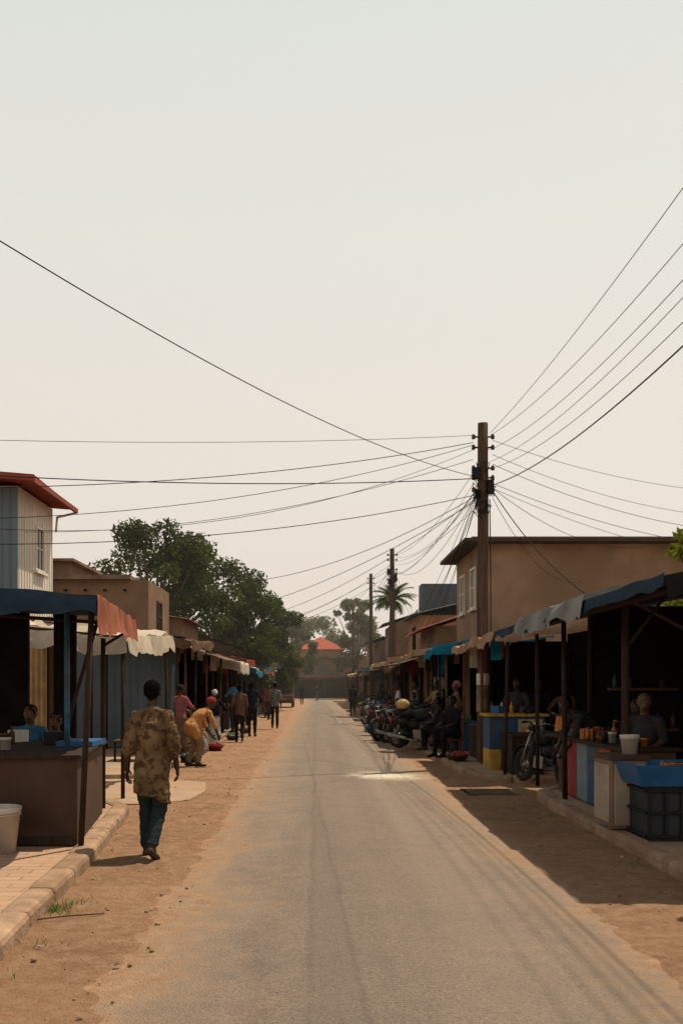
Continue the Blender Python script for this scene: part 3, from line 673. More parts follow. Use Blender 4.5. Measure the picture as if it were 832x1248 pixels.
# ------------------------------------------------------------------ generic stalls
def sagfn(amp, nz=.04, seed=0, cx=1, lumps=2):
    def fn(u, w, p):
        s = -amp * abs(math.sin(math.pi * u * lumps)) * math.sin(math.pi * min(1, w * 1.0 + .12)) if lumps else 0
        return Vector((0, 0, s + nz * noise.noise(p * 1.6 + Vector((seed, 0, 0))) + nz * .4 * noise.noise(p * 6 + Vector((0, seed, 0)))))
    return fn
def stall(x, y, ln, dep, zr, zb, canopy, side, counter=None, back=None, over=.35, gd=16, name='market_stall', val=.18, sheet=False, wallm=None):
    r = root(name, (x, y, 0)); sx = side; b = MB()
    for yy in (.05, ln * .5, ln - .05):
        b.cyl((ru(-.03, .03), yy, 0), (ru(-.05, .05), yy + ru(-.05, .05), zr), .032, random.choice((M_wood, M_woodb, M_wood)), seg=8)
        b.cyl((sx * dep, yy, 0), (sx * dep, yy, zb), .035, M_wood, seg=8)
        b.cyl((-sx * over * .6, yy, zr - .04), (sx * dep, yy, zb - .03), .025, M_wood, seg=6)
    b.cyl((0, -.1, zr - .02), (0, ln + .1, zr - .03), .028, M_wood, seg=6); b.cyl((sx * dep, 0, zb - .03), (sx * dep, ln, zb - .03), .028, M_wood, seg=6)
    b.obj('posts', r)
    b = MB(); sd = ru(0, 99); ddz = (zb - zr) / dep * over; j = [ru(-.1, .1) for _ in range(4)]
    A = (-sx * over, -.2, zr - ddz + .02 + j[0]); B = (-sx * (over + j[2] * 2), ln + .2, zr - ddz + .02 + j[1]); C_ = (sx * (dep + .2), ln + .2, zb + .03); D = (sx * (dep + .2), -.2, zb + .03)
    if sheet:
        b.sheet(A, B, C_, D, int(ln * 14), 2, canopy, lambda u, w, p: Vector((0, 0, .012 * math.sin(u * ln * 2 * math.pi * 6))))
    else:
        b.sheet(A, B, C_, D, 24, 14, canopy, sagfn(.10, .10, sd))
        rag = ru(.5, 1.4)
        b.sheet(A, B, (B[0] - sx * .03, B[1], B[2] - val), (A[0] - sx * .03, A[1], A[2] - val), 30, 4, canopy, lambda u, w, p: Vector((.05 * w * noise.noise(p * 5), .03 * w * noise.noise(p * 4), -.10 * abs(math.sin(math.pi * u * 2)) * math.sin(math.pi * .12) * (1) + .10 * noise.noise(p * 1.6 + Vector((sd, 0, 0))) * (1 - w) + .13 * rag * w * noise.noise(p * 2.3))))
        b.sheet(A, D, (D[0], D[1] - .03, D[2] - val), (A[0], A[1] - .03, A[2] - val), 16, 4, canopy, lambda u, w, p: Vector((0, .06 * w * noise.noise(p * 4), .12 * w * noise.noise(p * 3))))
    b.obj('canopy', r)
    b = MB(); cm = counter or M_woodb
    b.bb(min(sx * .1, sx * .75), max(sx * .1, sx * .75), .15, ln - .15, .78, .82, cm)
    b.bb(min(sx * .12, sx * .15), max(sx * .12, sx * .15), .15, ln - .15, .1, .778, random.choice((cm, M_bluep, M_dark, M_wood, C_brown)))
    b.bb(min(sx * .155, sx * .7), max(sx * .155, sx * .7), .18, .21, .1, .776, cm)
    b.obj('counter', r, .005)
    b = MB(); goods(b, min(sx * .15, sx * .7), max(sx * .15, sx * .7), .2, ln - .2, .822, gd)
    for i in range(4):
        gm = random.choice((C_brown, C_white, C_black, C_red, C_brown, C_cyan)); xx = sx * ru(-.05, .4); yy = ru(.2, ln - .2); hh = ru(.3, .6); ww = ru(.12, .25)
        b.sheet((xx - ww / 2, yy, zr - .05), (xx + ww / 2, yy, zr - .05), (xx + ww / 2, yy, zr - .05 - hh), (xx - ww / 2, yy, zr - .05 - hh), 8, 6, gm, lambda u, w, p: Vector((0, .05 * noise.noise(p * 9), 0)))
    b.obj('goods', r)
    if back is not False:
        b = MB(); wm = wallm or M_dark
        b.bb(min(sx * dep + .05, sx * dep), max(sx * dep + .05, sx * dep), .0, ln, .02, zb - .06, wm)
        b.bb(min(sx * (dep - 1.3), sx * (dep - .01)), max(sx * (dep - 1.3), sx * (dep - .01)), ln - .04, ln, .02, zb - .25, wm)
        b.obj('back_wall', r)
    return r
stall(3.15, 23.6, 3.0, 2.3, 2.62, 3.0, C_cyan, 1, M_bluep, val=.22)
stall(3.3, 27.0, 4.3, 2.2, 2.72, 3.1, C_tan, 1, M_woodb, over=.7)
stall(3.35, 31.8, 4.2, 2.2, 2.6, 3.2, M_rust, 1, sheet=True, over=.6)
stall(3.3, 36.5, 4.0, 2.3, 2.8, 3.3, C_tan, 1, over=.6)
stall(3.5, 41.0, 4.5, 2.2, 2.5, 3.0, C_brown, 1)
stall(3.3, 46.2, 4.0, 2.2, 2.7, 3.2, C_cream, 1, over=.6)
stall(3.3, 51, 5.0, 2.2, 2.6, 3.0, M_rust, 1, sheet=True)
stall(3.4, 57, 5.0, 2.2, 2.8, 3.2, C_cyan, 1)
stall(3.3, 63, 6.0, 2.2, 2.6, 3.0, C_tan, 1)
stall(3.2, 70, 6.0, 2.2, 2.9, 3.2, C_grey, 1)
stall(3.2, 77, 7.0, 2.2, 2.6, 3.2, C_cream, 1)
stall(3.2, 86, 8.0, 2.2, 2.9, 3.2, M_rust, 1, sheet=True)
stall(3.2, 96, 9.0, 2.2, 2.9, 3.2, C_brown, 1)
stall(-3.25, 23.0, 3.4, 2.0, 2.85, 3.2, C_brown, -1, over=.35, back=False)
stall(-3.0, 27.2, 3.6, 2.2, 2.65, 3.35, M_rust, -1, sheet=True, over=.55)
stall(-3.1, 31.3, 3.6, 2.2, 2.60, 3.2, C_white, -1, over=.7, val=.3)
stall(-3.0, 35.4, 4.0, 2.2, 2.7, 3.1, C_red, -1, over=.5)
stall(-3.0, 40.0, 4.0, 2.2, 2.45, 3.0, C_cyan, -1, over=.6)
stall(-3.1, 44.8, 4.5, 2.2, 2.6, 3.2, C_white, -1)
stall(-3.0, 50, 5, 2.2, 2.6, 3.1, C_brown, -1)
stall(-3.1, 56, 5, 2.2, 2.8, 3.1, C_cyan, -1)
stall(-3.1, 62, 6, 2.2, 2.6, 3.1, C_tan, -1)
stall(-3.2, 69, 7, 2.2, 2.8, 3.1, C_white, -1)
stall(-3.2, 80, 8, 2.2, 2.8, 3.1, C_brown, -1)
for i in range(8): sack((-2.85 - ru(-.1, .25), 22.2 + i * .6 + ru(-.1, .1), .03), ru(.7, 1.0), random.choice((C_tan, C_brown, C_brown, C_grey)))
for i in range(4): sack((3.2 + ru(-.1, .3), 25 + i * 1.7, .1), ru(.8, 1.1), random.choice((C_tan, C_grey, C_brown)))
sack((-3.15, 20.2, .1), 1.0, C_brown); sack((-3.1, 19.5, .1), .9, C_black)
basin((-2.75, 21.6, .03), M_bluep); basin((-2.6, 25.4, .03), M_red); basin((2.95, 20.6, .11), M_woodb); basin((-2.55, 30.2, .03), M_metal); basin((-2.5, 34.5, .03), M_bluep)
r = root('display_table', (-3.5, 20.9, .1)); b = MB(); b.bb(-.75, .35, -.35, .5, .40, .44, M_woodb)
for x in (-.7, .3):
    for y in (-.3, .45): b.cyl((x, y, 0), (x, y, .40), .025, M_wood, seg=8)
goods(b, -.6, .25, -.25, .4, .442, 12); b.obj('top_and_goods', r)

# ------------------------------------------------------------------ left foreground stall
r = root('market_stall', (-2.3, 9.6, .12))
def L_(x, y, z): return (x + 2.3, y - 9.6, z - .12)
b = MB(); cb = mat('brown_counter_panel', (.055, .030, .019), .65, .3, 2, .1, 20, dirt=(.10, .058, .035), dirt_amt=.5, spec=.2)
b.add(([L_(-4.6, 9.62, .13), L_(-2.33, 9.62, .13), L_(-2.62, 12.1, .13), L_(-4.6, 12.1, .13), L_(-4.6, 9.62, .98), L_(-2.33, 9.62, .98), L_(-2.62, 12.1, .98), L_(-4.6, 12.1, .98)],
       [(0, 3, 2, 1), (0, 1, 5, 4), (1, 2, 6, 5), (2, 3, 7, 6), (3, 0, 4, 7)]), cb)
b.add(([L_(-4.65, 9.56, .983), L_(-2.28, 9.56, .983), L_(-2.57, 12.15, .983), L_(-4.65, 12.15, .983), L_(-4.65, 9.56, 1.02), L_(-2.28, 9.56, 1.02), L_(-2.57, 12.15, 1.02), L_(-4.65, 12.15, 1.02)],
       [(0, 3, 2, 1), (4, 5, 6, 7), (0, 1, 5, 4), (1, 2, 6, 5), (2, 3, 7, 6), (3, 0, 4, 7)]), M_wood)
b.bb(-2.2, -.05, -.012, .012, .02, .1, M_wood); b.bb(-1.1, -1.06, -.012, .012, .1, .84, M_wood)
b.obj('counter', r, .006)
b = MB()
b.cyl(L_(-2.27, 9.52, .12), L_(-2.10, 9.25, 2.50), .028, M_wood); b.cyl(L_(-2.72, 12.6, .12), L_(-2.72, 12.6, 2.3), .03, M_wood)
b.cyl(L_(-2.60, 10.3, 1.02), L_(-2.60, 10.3, 2.55), .03, mat('worn_blue_post', (.03, .12, .22), .7, .4, 9, .2, dirt=(.06, .05, .04), dirt_amt=.6)); b.cyl(L_(-4.5, 9.6, .12), L_(-4.5, 9.5, 2.8), .035, M_wood); b.cyl(L_(-4.5, 13, .12), L_(-4.5, 13, 2.75), .035, M_wood)
b.cyl(L_(-5.6, 9.25, 2.72), L_(-2.05, 9.25, 2.47), .025, M_wood); b.cyl(L_(-2.1, 9.25, 2.5), L_(-2.55, 13.1, 2.5), .025, M_wood); b.cyl(L_(-2.72, 12.6, 2.2), L_(-2.40, 12.9, 2.45), .02, M_wood)
b.cyl(L_(-5.6, 13, 2.72), L_(-2.5, 13, 2.5), .025, M_wood); b.cyl(L_(-2.6, 10.3, 2.5), L_(-5.5, 10.3, 2.7), .02, M_wood)
b.cyl(L_(-2.9, 11.2, .98), L_(-2.5, 11.3, 2.45), .022, M_wood)
b.obj('posts', r)
b = MB(); p1, p2, p3, p4 = L_(-5.8, 9.0, 2.82), L_(-2.0, 9.0, 2.53), L_(-2.42, 13.2, 2.58), L_(-5.8, 13.2, 2.8)
b.sheet(p1, p2, p3, p4, 26, 20, C_blue, sagfn(.06, .03, 3)); b.obj('canopy', r)
b = MB()
b.sheet(p1, p2, (p2[0] + .0, p2[1] - .06, p2[2] - .20), (p1[0], p1[1] - .06, p1[2] - .30), 50, 6, C_blue, lambda u, w, p: Vector((0, .07 * w * noise.noise(p * 3) - .002, .03 * noise.noise(p * 2 + Vector((3, 0, 0))) - .045 * abs(math.sin(u * math.pi * 2)) * (1 - w) * .3 + .09 * w * noise.noise(p * 3))))
b.obj('front_valance', r)
b = MB()
b.sheet(p2, p3, (p3[0] + .05, p3[1], p3[2] - .28), (p2[0] + .06, p2[1] - .06, p2[2] - .36), 40, 6, C_salmon, lambda u, w, p: Vector((.09 * w * noise.noise(p * 2.5) + .002, 0, .03 * noise.noise(p * 2) * (1 - w) + .10 * w * noise.noise(p * 3))))
b.obj('side_valance', r)
b = MB(); goods(b, -2.0, -.4, .5, 2.3, .905, 9, (M_black, M_woodb, M_white, M_bluep, M_woodb))
b.bb(-.55, -.15, 1.2, 1.9, .905, .96, M_blueb)
b.obj('goods', r)
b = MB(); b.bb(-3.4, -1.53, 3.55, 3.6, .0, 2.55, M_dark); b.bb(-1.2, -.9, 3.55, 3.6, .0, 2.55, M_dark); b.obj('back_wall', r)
bucket((-2.99, 9.28, .125), 1.25)
r = root('ragged_awning', (-3.2, 14.5, 0)); b = MB()
b.sheet((-1.4, 0, 2.62), (.42, -.1, 2.42), (.6, 3.4, 2.60), (-1.4, 3.4, 2.9), 22, 20, C_white, sagfn(.16, .12, 8))
b.sheet((-1.4, 0, 2.62), (.42, -.1, 2.42), (.45, -.15, 2.22), (-1.4, -.1, 2.36), 44, 6, C_white, lambda u, w, p: Vector((0, .1 * w * noise.noise(p * 4), -.16 * abs(math.sin(2 * math.pi * u)) * .37 + .22 * w * noise.noise(p * 2.2 + Vector((4, 1, 0))) - .05 * w)))
b.sheet((.42, -.1, 2.42), (.6, 3.4, 2.60), (.62, 3.4, 2.35), (.5, -.1, 2.2), 22, 5, C_white, lambda u, w, p: Vector((.08 * w * noise.noise(p * 4), 0, .16 * w * noise.noise(p * 2.4))))
b.obj('cloth', r); b = MB()
for x, y, z in ((.35, .05, 2.42), (.5, 3.3, 2.6), (-1.3, .1, 2.6), (-1.3, 3.3, 2.9)): b.cyl((x, y, 0), (x, y, z), .03, M_wood)
b.cyl((-1.4, .02, 2.58), (.4, -.05, 2.40), .022, M_wood); b.cyl((-1.4, 3.3, 2.86), (.6, 3.3, 2.57), .022, M_wood); b.obj('posts', r)

# ------------------------------------------------------------------ buildings
def window(b, c, w, h, axis, frame=M_white, bars=2, sill=True):
    sgn = 1 if axis[0] == '+' else -1
    def bx(u, z, du, dz, d0, d1, m):
        o0, o1 = sorted((sgn * d0, sgn * d1))
        if axis[1] == 'x': b.bb(c[0] + o0, c[0] + o1, c[1] + u - du / 2, c[1] + u + du / 2, c[2] + z - dz / 2, c[2] + z + dz / 2, m)
        else: b.bb(c[0] + u - du / 2, c[0] + u + du / 2, c[1] + o0, c[1] + o1, c[2] + z - dz / 2, c[2] + z + dz / 2, m)
    bx(0, 0, w, h, -.05, .006, M_glass); t = .06
    bx(-w / 2 - t / 2, 0, t, h + 2 * t, -.05, .05, frame); bx(w / 2 + t / 2, 0, t, h + 2 * t, -.05, .05, frame)
    bx(0, h / 2 + t / 2, w, t, -.05, .05, frame); bx(0, -h / 2 - t / 2, w, t, -.05, .05, frame)
    for i in range(1, bars): bx(-w / 2 + w * i / bars, 0, .03, h, .007, .03, frame)
    bx(0, 0.02, w, .03, .008, .027, frame)
    if sill: bx(0, -h / 2 - t - .03, w + .3, .06, -.02, .1, frame)
r = root('two_storey_house', (-9, 24, 0)); b = MB()
b.bb(-2.5, 2.35, -2.0, .9, 0, 6.15, M_whitew); b.obj('walls', r)
b = MB(); b.bb(-2.5, 2.345, -2.03, -2.004, 0, 6.12, M_bluew)
for i in range(26): b.bb(-2.45 + i * .185, -2.43 + i * .185, -2.05, -2.031, 0, 6.1, M_bluew)
for i in range(14): b.bb(2.352, 2.365, -1.95 + i * .21, -1.935 + i * .21, 3, 6.1, M_whitew)
b.obj('cladding', r)
b = MB(); b.sheet((2.95, -2.9, 6.22), (2.95, 1.0, 6.14), (-2.7, 1.0, 6.6), (-2.7, -2.9, 6.68), 90, 2, M_redroof, lambda u, w, p: Vector((0, 0, .018 * math.sin(u * 70 * math.pi))))
b.bb(2.90, 2.97, -2.9, 1.0, 6.06, 6.17, M_redroof)
b.add(([(2.97, -2.92, 6.08), (2.97, -2.92, 6.20), (-2.7, -2.92, 6.68), (-2.7, -2.92, 6.54), (2.97, -2.87, 6.08), (2.97, -2.87, 6.20), (-2.7, -2.87, 6.68), (-2.7, -2.87, 6.54)], [(0, 1, 2, 3), (7, 6, 5, 4), (0, 4, 5, 1), (3, 2, 6, 7), (1, 5, 6, 2), (0, 3, 7, 4)]), M_redroof)
b.obj('roof', r)
b = MB(); window(b, (2.352, -.35, 4.95), .6, .95, '+x', M_whitew); window(b, (1.0, -2.05, 4.9), .8, 1.0, '-y', M_bluew); b.path([(2.92, .95, 6.06), (2.45, .95, 5.95), (2.42, .95, 5.6)], .03, M_white); b.obj('windows_and_downpipe', r)
r = root('brown_flat_roof_house', (-7, 32, 0)); b = MB(); b.bb(-3.5, 1.9, -2, 2.2, 0, 4.9, M_brownp); b.obj('walls', r)
b = MB(); b.bb(-3.7, 1.4, -2.3, 2.4, 4.902, 5.03, M_rust); b.bb(-3.4, -.6, -1.6, 2, 5.03, 5.5, M_brownp); b.bb(-3.6, -.4, -1.9, 2.2, 5.5, 5.58, M_rust); b.obj('roof', r)
b = MB(); window(b, (1.902, 0, 3.9), .8, .9, '+x', M_woodb)
for i in range(5): b.cyl((1.2 - i * .6, -1.9, 4.6), (1.2 - i * .6, -2.2, 4.58), .04, M_wood)
b.obj('window_and_beam_ends', r)
r = root('tan_house', (-6.2, 38, 0)); b = MB(); b.bb(-3, 1.3, -2, 3, 0, 4.2, M_brownp); b.obj('walls', r)
b = MB(); b.sheet((1.6, -2.3, 4.1), (1.6, 3.3, 4.1), (-3.2, 3.3, 4.8), (-3.2, -2.3, 4.8), 60, 2, M_rust, lambda u, w, p: Vector((0, 0, .02 * math.sin(u * 80)))); b.obj('roof', r)
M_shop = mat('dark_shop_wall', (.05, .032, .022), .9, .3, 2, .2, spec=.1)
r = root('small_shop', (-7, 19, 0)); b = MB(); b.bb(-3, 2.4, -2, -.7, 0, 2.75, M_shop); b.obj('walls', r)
b = MB(); b.bb(-3.2, 2.6, -2.6, -.5, 2.752, 2.84, M_rust); b.obj('roof', r)
b = MB(); b.bb(.2, 1.75, -2.03, -2.004, .1, 2.4, M_dark); b.bb(1.8, 1.88, -2.06, -2.004, .1, 2.45, C_cream)
b.sheet((2.0, -2.06, .5), (2.38, -2.06, .5), (2.38, -2.06, 2.38), (2.0, -2.06, 2.38), 24, 3, C_cream, lambda u, w, p: Vector((0, -.03 * math.sin(u * 26), 0))); b.obj('doorway_and_curtain', r)
r = root('metal_shed', (-5.3, 25, 0)); b = MB()
b.bb(-2.2, 1.45, .0, 2.6, .1, 2.78, M_shed)
for i in range(19): b.bb(-2.15 + i * .195, -2.13 + i * .195, -.010, -.002, .15, 2.7, M_shed)
for z in (.12, 2.62): b.bb(-2.22, 1.47, -.04, -.016, z, z + .12, M_shed)
for i in range(12): b.bb(1.452, 1.468, .1 + i * .21, .14 + i * .21, .15, 2.7, M_shed)
b.obj('walls', r); b = MB(); b.sheet((-2.4, -.25, 2.86), (1.7, -.25, 2.82), (1.7, 2.9, 2.95), (-2.4, 2.9, 3.0), 70, 2, M_rust, lambda u, w, p: Vector((0, 0, .015 * math.sin(u * 120)))); b.obj('roof', r)
r = root('brown_plaster_building', (8, 31, 0)); b = MB()
b.bb(-3.35, 8, -3, 1.6, 0, 5.72, M_tan); b.bb(-3.38, 8.03, -3.03, -3.003, 0, .6, M_brownp); b.obj('walls', r)
b = MB(); b.bb(-3.85, 8.5, -3.5, 2.0, 5.722, 5.82, mat('roof_slab', (.05, .033, .025), .85, .3, 4, .2)); b.bb(-3.6, 8.3, -3.2, 1.8, 5.822, 5.90, M_rust); b.obj('roof_slab', r)
b = MB(); window(b, (-3.352, -1.9, 4.55), .8, 1.1, '-x', M_whitew); window(b, (-3.352, .2, 4.55), .8, 1.1, '-x', M_whitew)
b.bb(-.3, 1.0, -3.03, -3.002, .1, 2.3, M_dark); window(b, (3.2, -3.002, 2.0), 1.1, 1.0, '-y', M_woodb)
b.bb(6.2, 6.23, -3.012, -3.002, 2.6, 5.7, M_brownp); b.obj('windows', r)
r = root('blue_roofed_house', (7.2, 47, 0)); b = MB(); b.bb(-2.5, 4, -2, 3, 0, 4.9, mat('orange_plaster', (.30, .15, .07), .9, .2, 2, .2)); b.obj('walls', r)
b = MB(); b.sheet((-2.9, -2.4, 4.9), (-2.9, 3.4, 4.9), (4.4, 3.4, 6.6), (4.4, -2.4, 6.6), 60, 2, M_sheetb, lambda u, w, p: Vector((0, 0, .03 * math.sin(u * 90)))); b.bb(-2.0, 4.2, 1.5, 2.9, 4.9, 6.7, M_sheetb); window(b, (-2.502, 0, 3.9), 1, 1, '-x', M_dark); b.obj('roof_and_window', r)
r = root('brick_house', (6.3, 38.5, 0)); b = MB(); b.bb(-1.9, 4, -2, 3, 0, 3.9, M_brownp); b.obj('walls', r)
b = MB(); b.sheet((-2.5, -2.4, 3.75), (-2.5, 3.4, 3.75), (1, 3.4, 4.9), (1, -2.4, 4.9), 60, 2, M_redroof, lambda u, w, p: Vector((0, 0, .03 * math.sin(u * 90)))); b.sheet((4.5, 3.4, 3.75), (4.5, -2.4, 3.75), (1, -2.4, 4.9), (1, 3.4, 4.9), 60, 2, M_redroof, lambda u, w, p: Vector((0, 0, .03 * math.sin(u * 90)))); b.obj('roof', r)
rows = [(6.6, 56, 5, 3, 5.0, M_tan, M_rust), (6.5, 65, 6, 3, 4.4, M_brownp, M_sheetb), (6.6, 76, 7, 3, 4.8, M_tan, M_rust), (6.6, 90, 9, 3, 4.2, M_tan, M_redroof),
        (-6.6, 60, 8, 3, 3.6, M_brownp, M_rust), (-6.6, 74, 9, 3, 3.8, M_brownp, M_rust), (-6.6, 90, 10, 3, 3.8, M_brownp, M_rust)]
for x, y, ln, hw, z, wm, rm in rows:
    r = root('shop_house', (x, y, 0)); s = 1 if x > 0 else -1; b = MB(); b.bb(-hw / 1.2, hw / 1.2, -ln / 2, ln / 2, 0, z, wm); b.obj('walls', r)
    b = MB(); b.sheet((-hw, -ln / 2 - .3, z + .02), (-hw, ln / 2 + .3, z + .02), (0, ln / 2 + .3, z + 1), (0, -ln / 2 - .3, z + 1), 40, 2, rm); b.sheet((hw, -ln / 2 - .3, z + .02), (0, -ln / 2 - .3, z + 1), (0, ln / 2 + .3, z + 1), (hw, ln / 2 + .3, z + .02), 2, 40, rm)
    b.add(([(-hw / 1.2, -ln / 2, z), (hw / 1.2, -ln / 2, z), (0, -ln / 2, z + .95)], [(0, 1, 2)]), wm); b.obj('roof', r)
    b = MB()
    for q in (-.25, .25): window(b, (-s * (hw / 1.2 + .002), q * ln, 2.6), 1, 1, '-x' if s > 0 else '+x', M_woodb)
    window(b, (0, -ln / 2 - .002, 2.8), 1, 1, '-y', M_woodb); b.obj('windows', r)
def hip(b, x0, x1, y0, y1, z, h, m):
    cx0 = x0 + (y1 - y0) / 2.2; cx1 = x1 - (y1 - y0) / 2.2; cy = (y0 + y1) / 2
    if cx0 > cx1: cx0 = cx1 = (x0 + x1) / 2
    b.add(([(x0, y0, z), (x1, y0, z), (x1, y1, z), (x0, y1, z), (cx0, cy, z + h), (cx1, cy, z + h)], [(0, 1, 5, 4), (1, 2, 5), (2, 3, 4, 5), (3, 0, 4), (3, 2, 1, 0)]), m)
M_terracotta = mat('terracotta_roof', (.30, .07, .04), .85, .3, 3, .2, 25, spec=.1)  # plain terracotta colour, a little brighter than red_roof
r = root('red_roofed_house', (1.0, 128, 0)); b = MB(); b.bb(-5.5, 5.5, -3, 4, 0, 5.2, M_brownp); b.bb(-3, 2.2, -3.1, 3.5, 5.2, 6.2, M_tan); b.obj('walls', r)
b = MB(); hip(b, -3.5, 2.7, -3.7, 4.1, 6.22, 1.8, M_terracotta); hip(b, -6, 6, -3.6, 4.6, 5.22, .9, M_rust); b.obj('roof', r)
b = MB()
for x in (-4.2, -2, 0, 2, 4.2): window(b, (x, -3.002, 3.9), 1, 1.1, '-y', M_tan)
b.bb(-5.6, 5.6, -5.4, -3.01, 2.7, 2.85, M_rust)
for x in (-5.4, -2.7, 0, 2.7, 5.4): b.cyl((x, -5.2, 0), (x, -5.2, 2.7), .09, M_wood)
b.bb(-5, 5, -3.05, -3.01, .1, 2.4, M_dark); b.obj('windows_and_porch', r)
for x, y, w, z in ((-14, 125, 8, 5), (13, 122, 8, 5.5), (-13, 105, 7, 4.5), (14, 104, 7, 4.5)):
    r = root('distant_house', (x, y, 0)); b = MB(); b.bb(-w / 2, w / 2, -3, 3, 0, z, M_brownp); b.obj('walls', r); b = MB(); hip(b, -w / 2 - .5, w / 2 + .5, -3.5, 3.5, z + .02, 1.4, M_rust); b.obj('roof', r)
    b = MB(); window(b, (-1.5, -3.002, z * .55), 1, 1.1, '-y', M_woodb); window(b, (1.5, -3.002, z * .55), 1, 1.1, '-y', M_woodb); b.obj('windows', r)

# ------------------------------------------------------------------ right foreground stall
r = root('market_stall', (3.4, 11, .12))
def Q(x, y, z): return (x - 3.4, y - 11, z - .12)
b = MB()
b.cyl(Q(3.45, 11.0, .12), Q(3.45, 11.0, 2.62), .042, M_wood); b.cyl(Q(3.46, 13.7, .12), Q(3.44, 13.7, 2.6), .035, M_wood); b.cyl(Q(3.46, 15.4, .12), Q(3.45, 15.4, 2.5), .03, M_wood)
b.cyl(Q(3.6, 7.9, .12), Q(3.6, 7.9, 2.7), .05, M_wood)
for y in (8.6, 11, 13.7, 15.4): b.cyl(Q(3.1, y, 2.58), Q(6.5, y, 3.23), .03, M_wood); b.cyl(Q(6.4, y, .12), Q(6.4, y, 3.2), .05, M_wood)
b.cyl(Q(3.3, 8.3, 2.60), Q(3.3, 15.6, 2.56), .035, M_wood); b.cyl(Q(3.45, 11, 2.1), Q(3.9, 11, 2.7), .02, M_wood)
b.cyl(Q(5.2, 12, 2.0), Q(3.9, 12.2, 2.75), .022, M_woodb); b.obj('posts', r)
b = MB(); a1, a2, a3, a4 = Q(2.98, 8.4, 2.64), Q(3.0, 16.6, 2.58), Q(6.8, 16.6, 3.3), Q(6.8, 8.4, 3.4)
b.sheet(a1, a2, a3, a4, 60, 20, C_blue, sagfn(.05, .06, 21, lumps=4))
b.sheet(a1, a4, (a4[0], a4[1] - .05, a4[2] - .22), (a1[0], a1[1] - .05, a1[2] - .2), 30, 5, C_black, lambda u, w, p: Vector((0, .05 * w * noise.noise(p * 4) - .003, .05 * w * noise.noise(p * 3))))
b.sheet((a1[0] - .01, a1[1], a1[2] + .02), (a2[0] - .01, a2[1], a2[2] + .02), (a2[0] - .03, a2[1], a2[2] - .10), (a1[0] - .03, a1[1], a1[2] - .10), 80, 4, C_blue, lambda u, w, p: Vector((.03 * w * noise.noise(p * 4), 0, .06 * w * noise.noise(p * 2.7) + .02 * noise.noise(p * 2))))
b.obj('canopy', r)
d1, d2 = Q(2.96, 10.9, 2.70), Q(2.98, 14.6, 2.68)
b = MB(); b.sheet(d1, d2, (d2[0] - .06, d2[1], d2[2] - .24), (d1[0] - .06, d1[1] - .05, d1[2] - .22), 60, 8, C_grey, lambda u, w, p: Vector((.07 * w * noise.noise(p * 3) + .015 * math.sin(u * 90) * w, 0, .03 * noise.noise(p * 2) + .14 * w * noise.noise(p * 2.6))))
b.sheet(d1, (d1[0] + .9, d1[1] - .3, d1[2] + .20), (d2[0] + .9, d2[1], d2[2] + .20), d2, 14, 30, C_grey, lambda u, w, p: Vector((0, 0, .04 * noise.noise(p * 2.2))))
b.obj('draped_cloth', r)
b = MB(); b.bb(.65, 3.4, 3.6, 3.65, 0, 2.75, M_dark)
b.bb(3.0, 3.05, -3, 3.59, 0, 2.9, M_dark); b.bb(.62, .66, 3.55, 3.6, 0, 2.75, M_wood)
b.bb(.9, 1.9, 3.4, 3.59, .9, .95, M_woodb); b.bb(.9, 1.9, 3.4, 3.59, 1.5, 1.54, M_woodb); goods(b, .95, 1.85, 3.46, 3.52, .955, 7, (M_woodb, M_red, M_black, M_bluep)); goods(b, .95, 1.85, 3.46, 3.52, 1.545, 6, (M_woodb, M_yellow, M_black, M_bluep))
b.obj('back_wall', r)
b = MB(); cols = [M_woodb, mat('rust_panel', (.30, .075, .03), .6, .3, 5, .1, dirt=(.12, .05, .03), dirt_amt=.6), M_bluep, mat('pale_blue_paint', (.15, .22, .25), .65, .25, 5, .1, dirt=(.12, .1, .08), dirt_amt=.6), M_red, M_woodb]
y0 = 11.55
for i, m in enumerate(cols):
    b.bb(.20, .235, y0 - 11 + i * .52, y0 - 11 + i * .52 + .505, .02, .80, m)
b.bb(.14, .85, .45, 3.75, .802, .845, M_wood); b.bb(.237, .8, .5, .53, .02, .8, M_woodb); b.bb(.237, .8, 3.6, 3.63, .02, .8, M_woodb)
b.obj('painted_counter', r, .006)
b = MB(); goods(b, .22, .75, .6, 3.5, .847, 30, (M_red, M_yellow, M_orange, M_white, M_woodb, M_woodb, M_red, M_black, M_black)); b.obj('goods', r)
r = root('wooden_cabinet', (3.34, 10.85, .115)); b = MB(); M_pale = mat('pale_wood', (.20, .14, .095), .75, .25, 4, .2, 25, dirt=(.11, .07, .045), dirt_amt=.7)
M_pp = mat('pale_panel', (.34, .28, .21), .7, .2, 4, .1, dirt=(.18, .13, .09), dirt_amt=.7)
b.bb(-.18, .2, -.3, .35, .04, .78, M_pale); b.bb(-.21, .23, -.33, .38, .782, .82, M_woodb); b.bb(-.15, .17, -.315, -.302, .08, .74, M_pp); b.bb(-.197, -.182, -.25, .3, .1, .72, M_pp); b.obj('carcass_and_doors', r, .008)
bucket((3.45, 10.85, .94), .62)
r = root('blue_display_crate', (3.85, 10.25, .115)); b = MB()
b.bb(-.5, .6, -.28, .3, 0, .56, mat('charcoal_plastic', (.02, .023, .03), .6, .2, 6, .1))
for i in range(7): b.bb(-.5 + i * .165, -.47 + i * .165, -.31, -.282, .02, .54, M_black)
for z in (.04, .28, .5): b.bb(-.51, .61, -.325, -.312, z, z + .03, M_black)
for z in (.04, .28, .5): b.bb(-.53, -.502, -.28, .3, z, z + .03, M_black)
b.obj('crate', r, .008); b = MB()
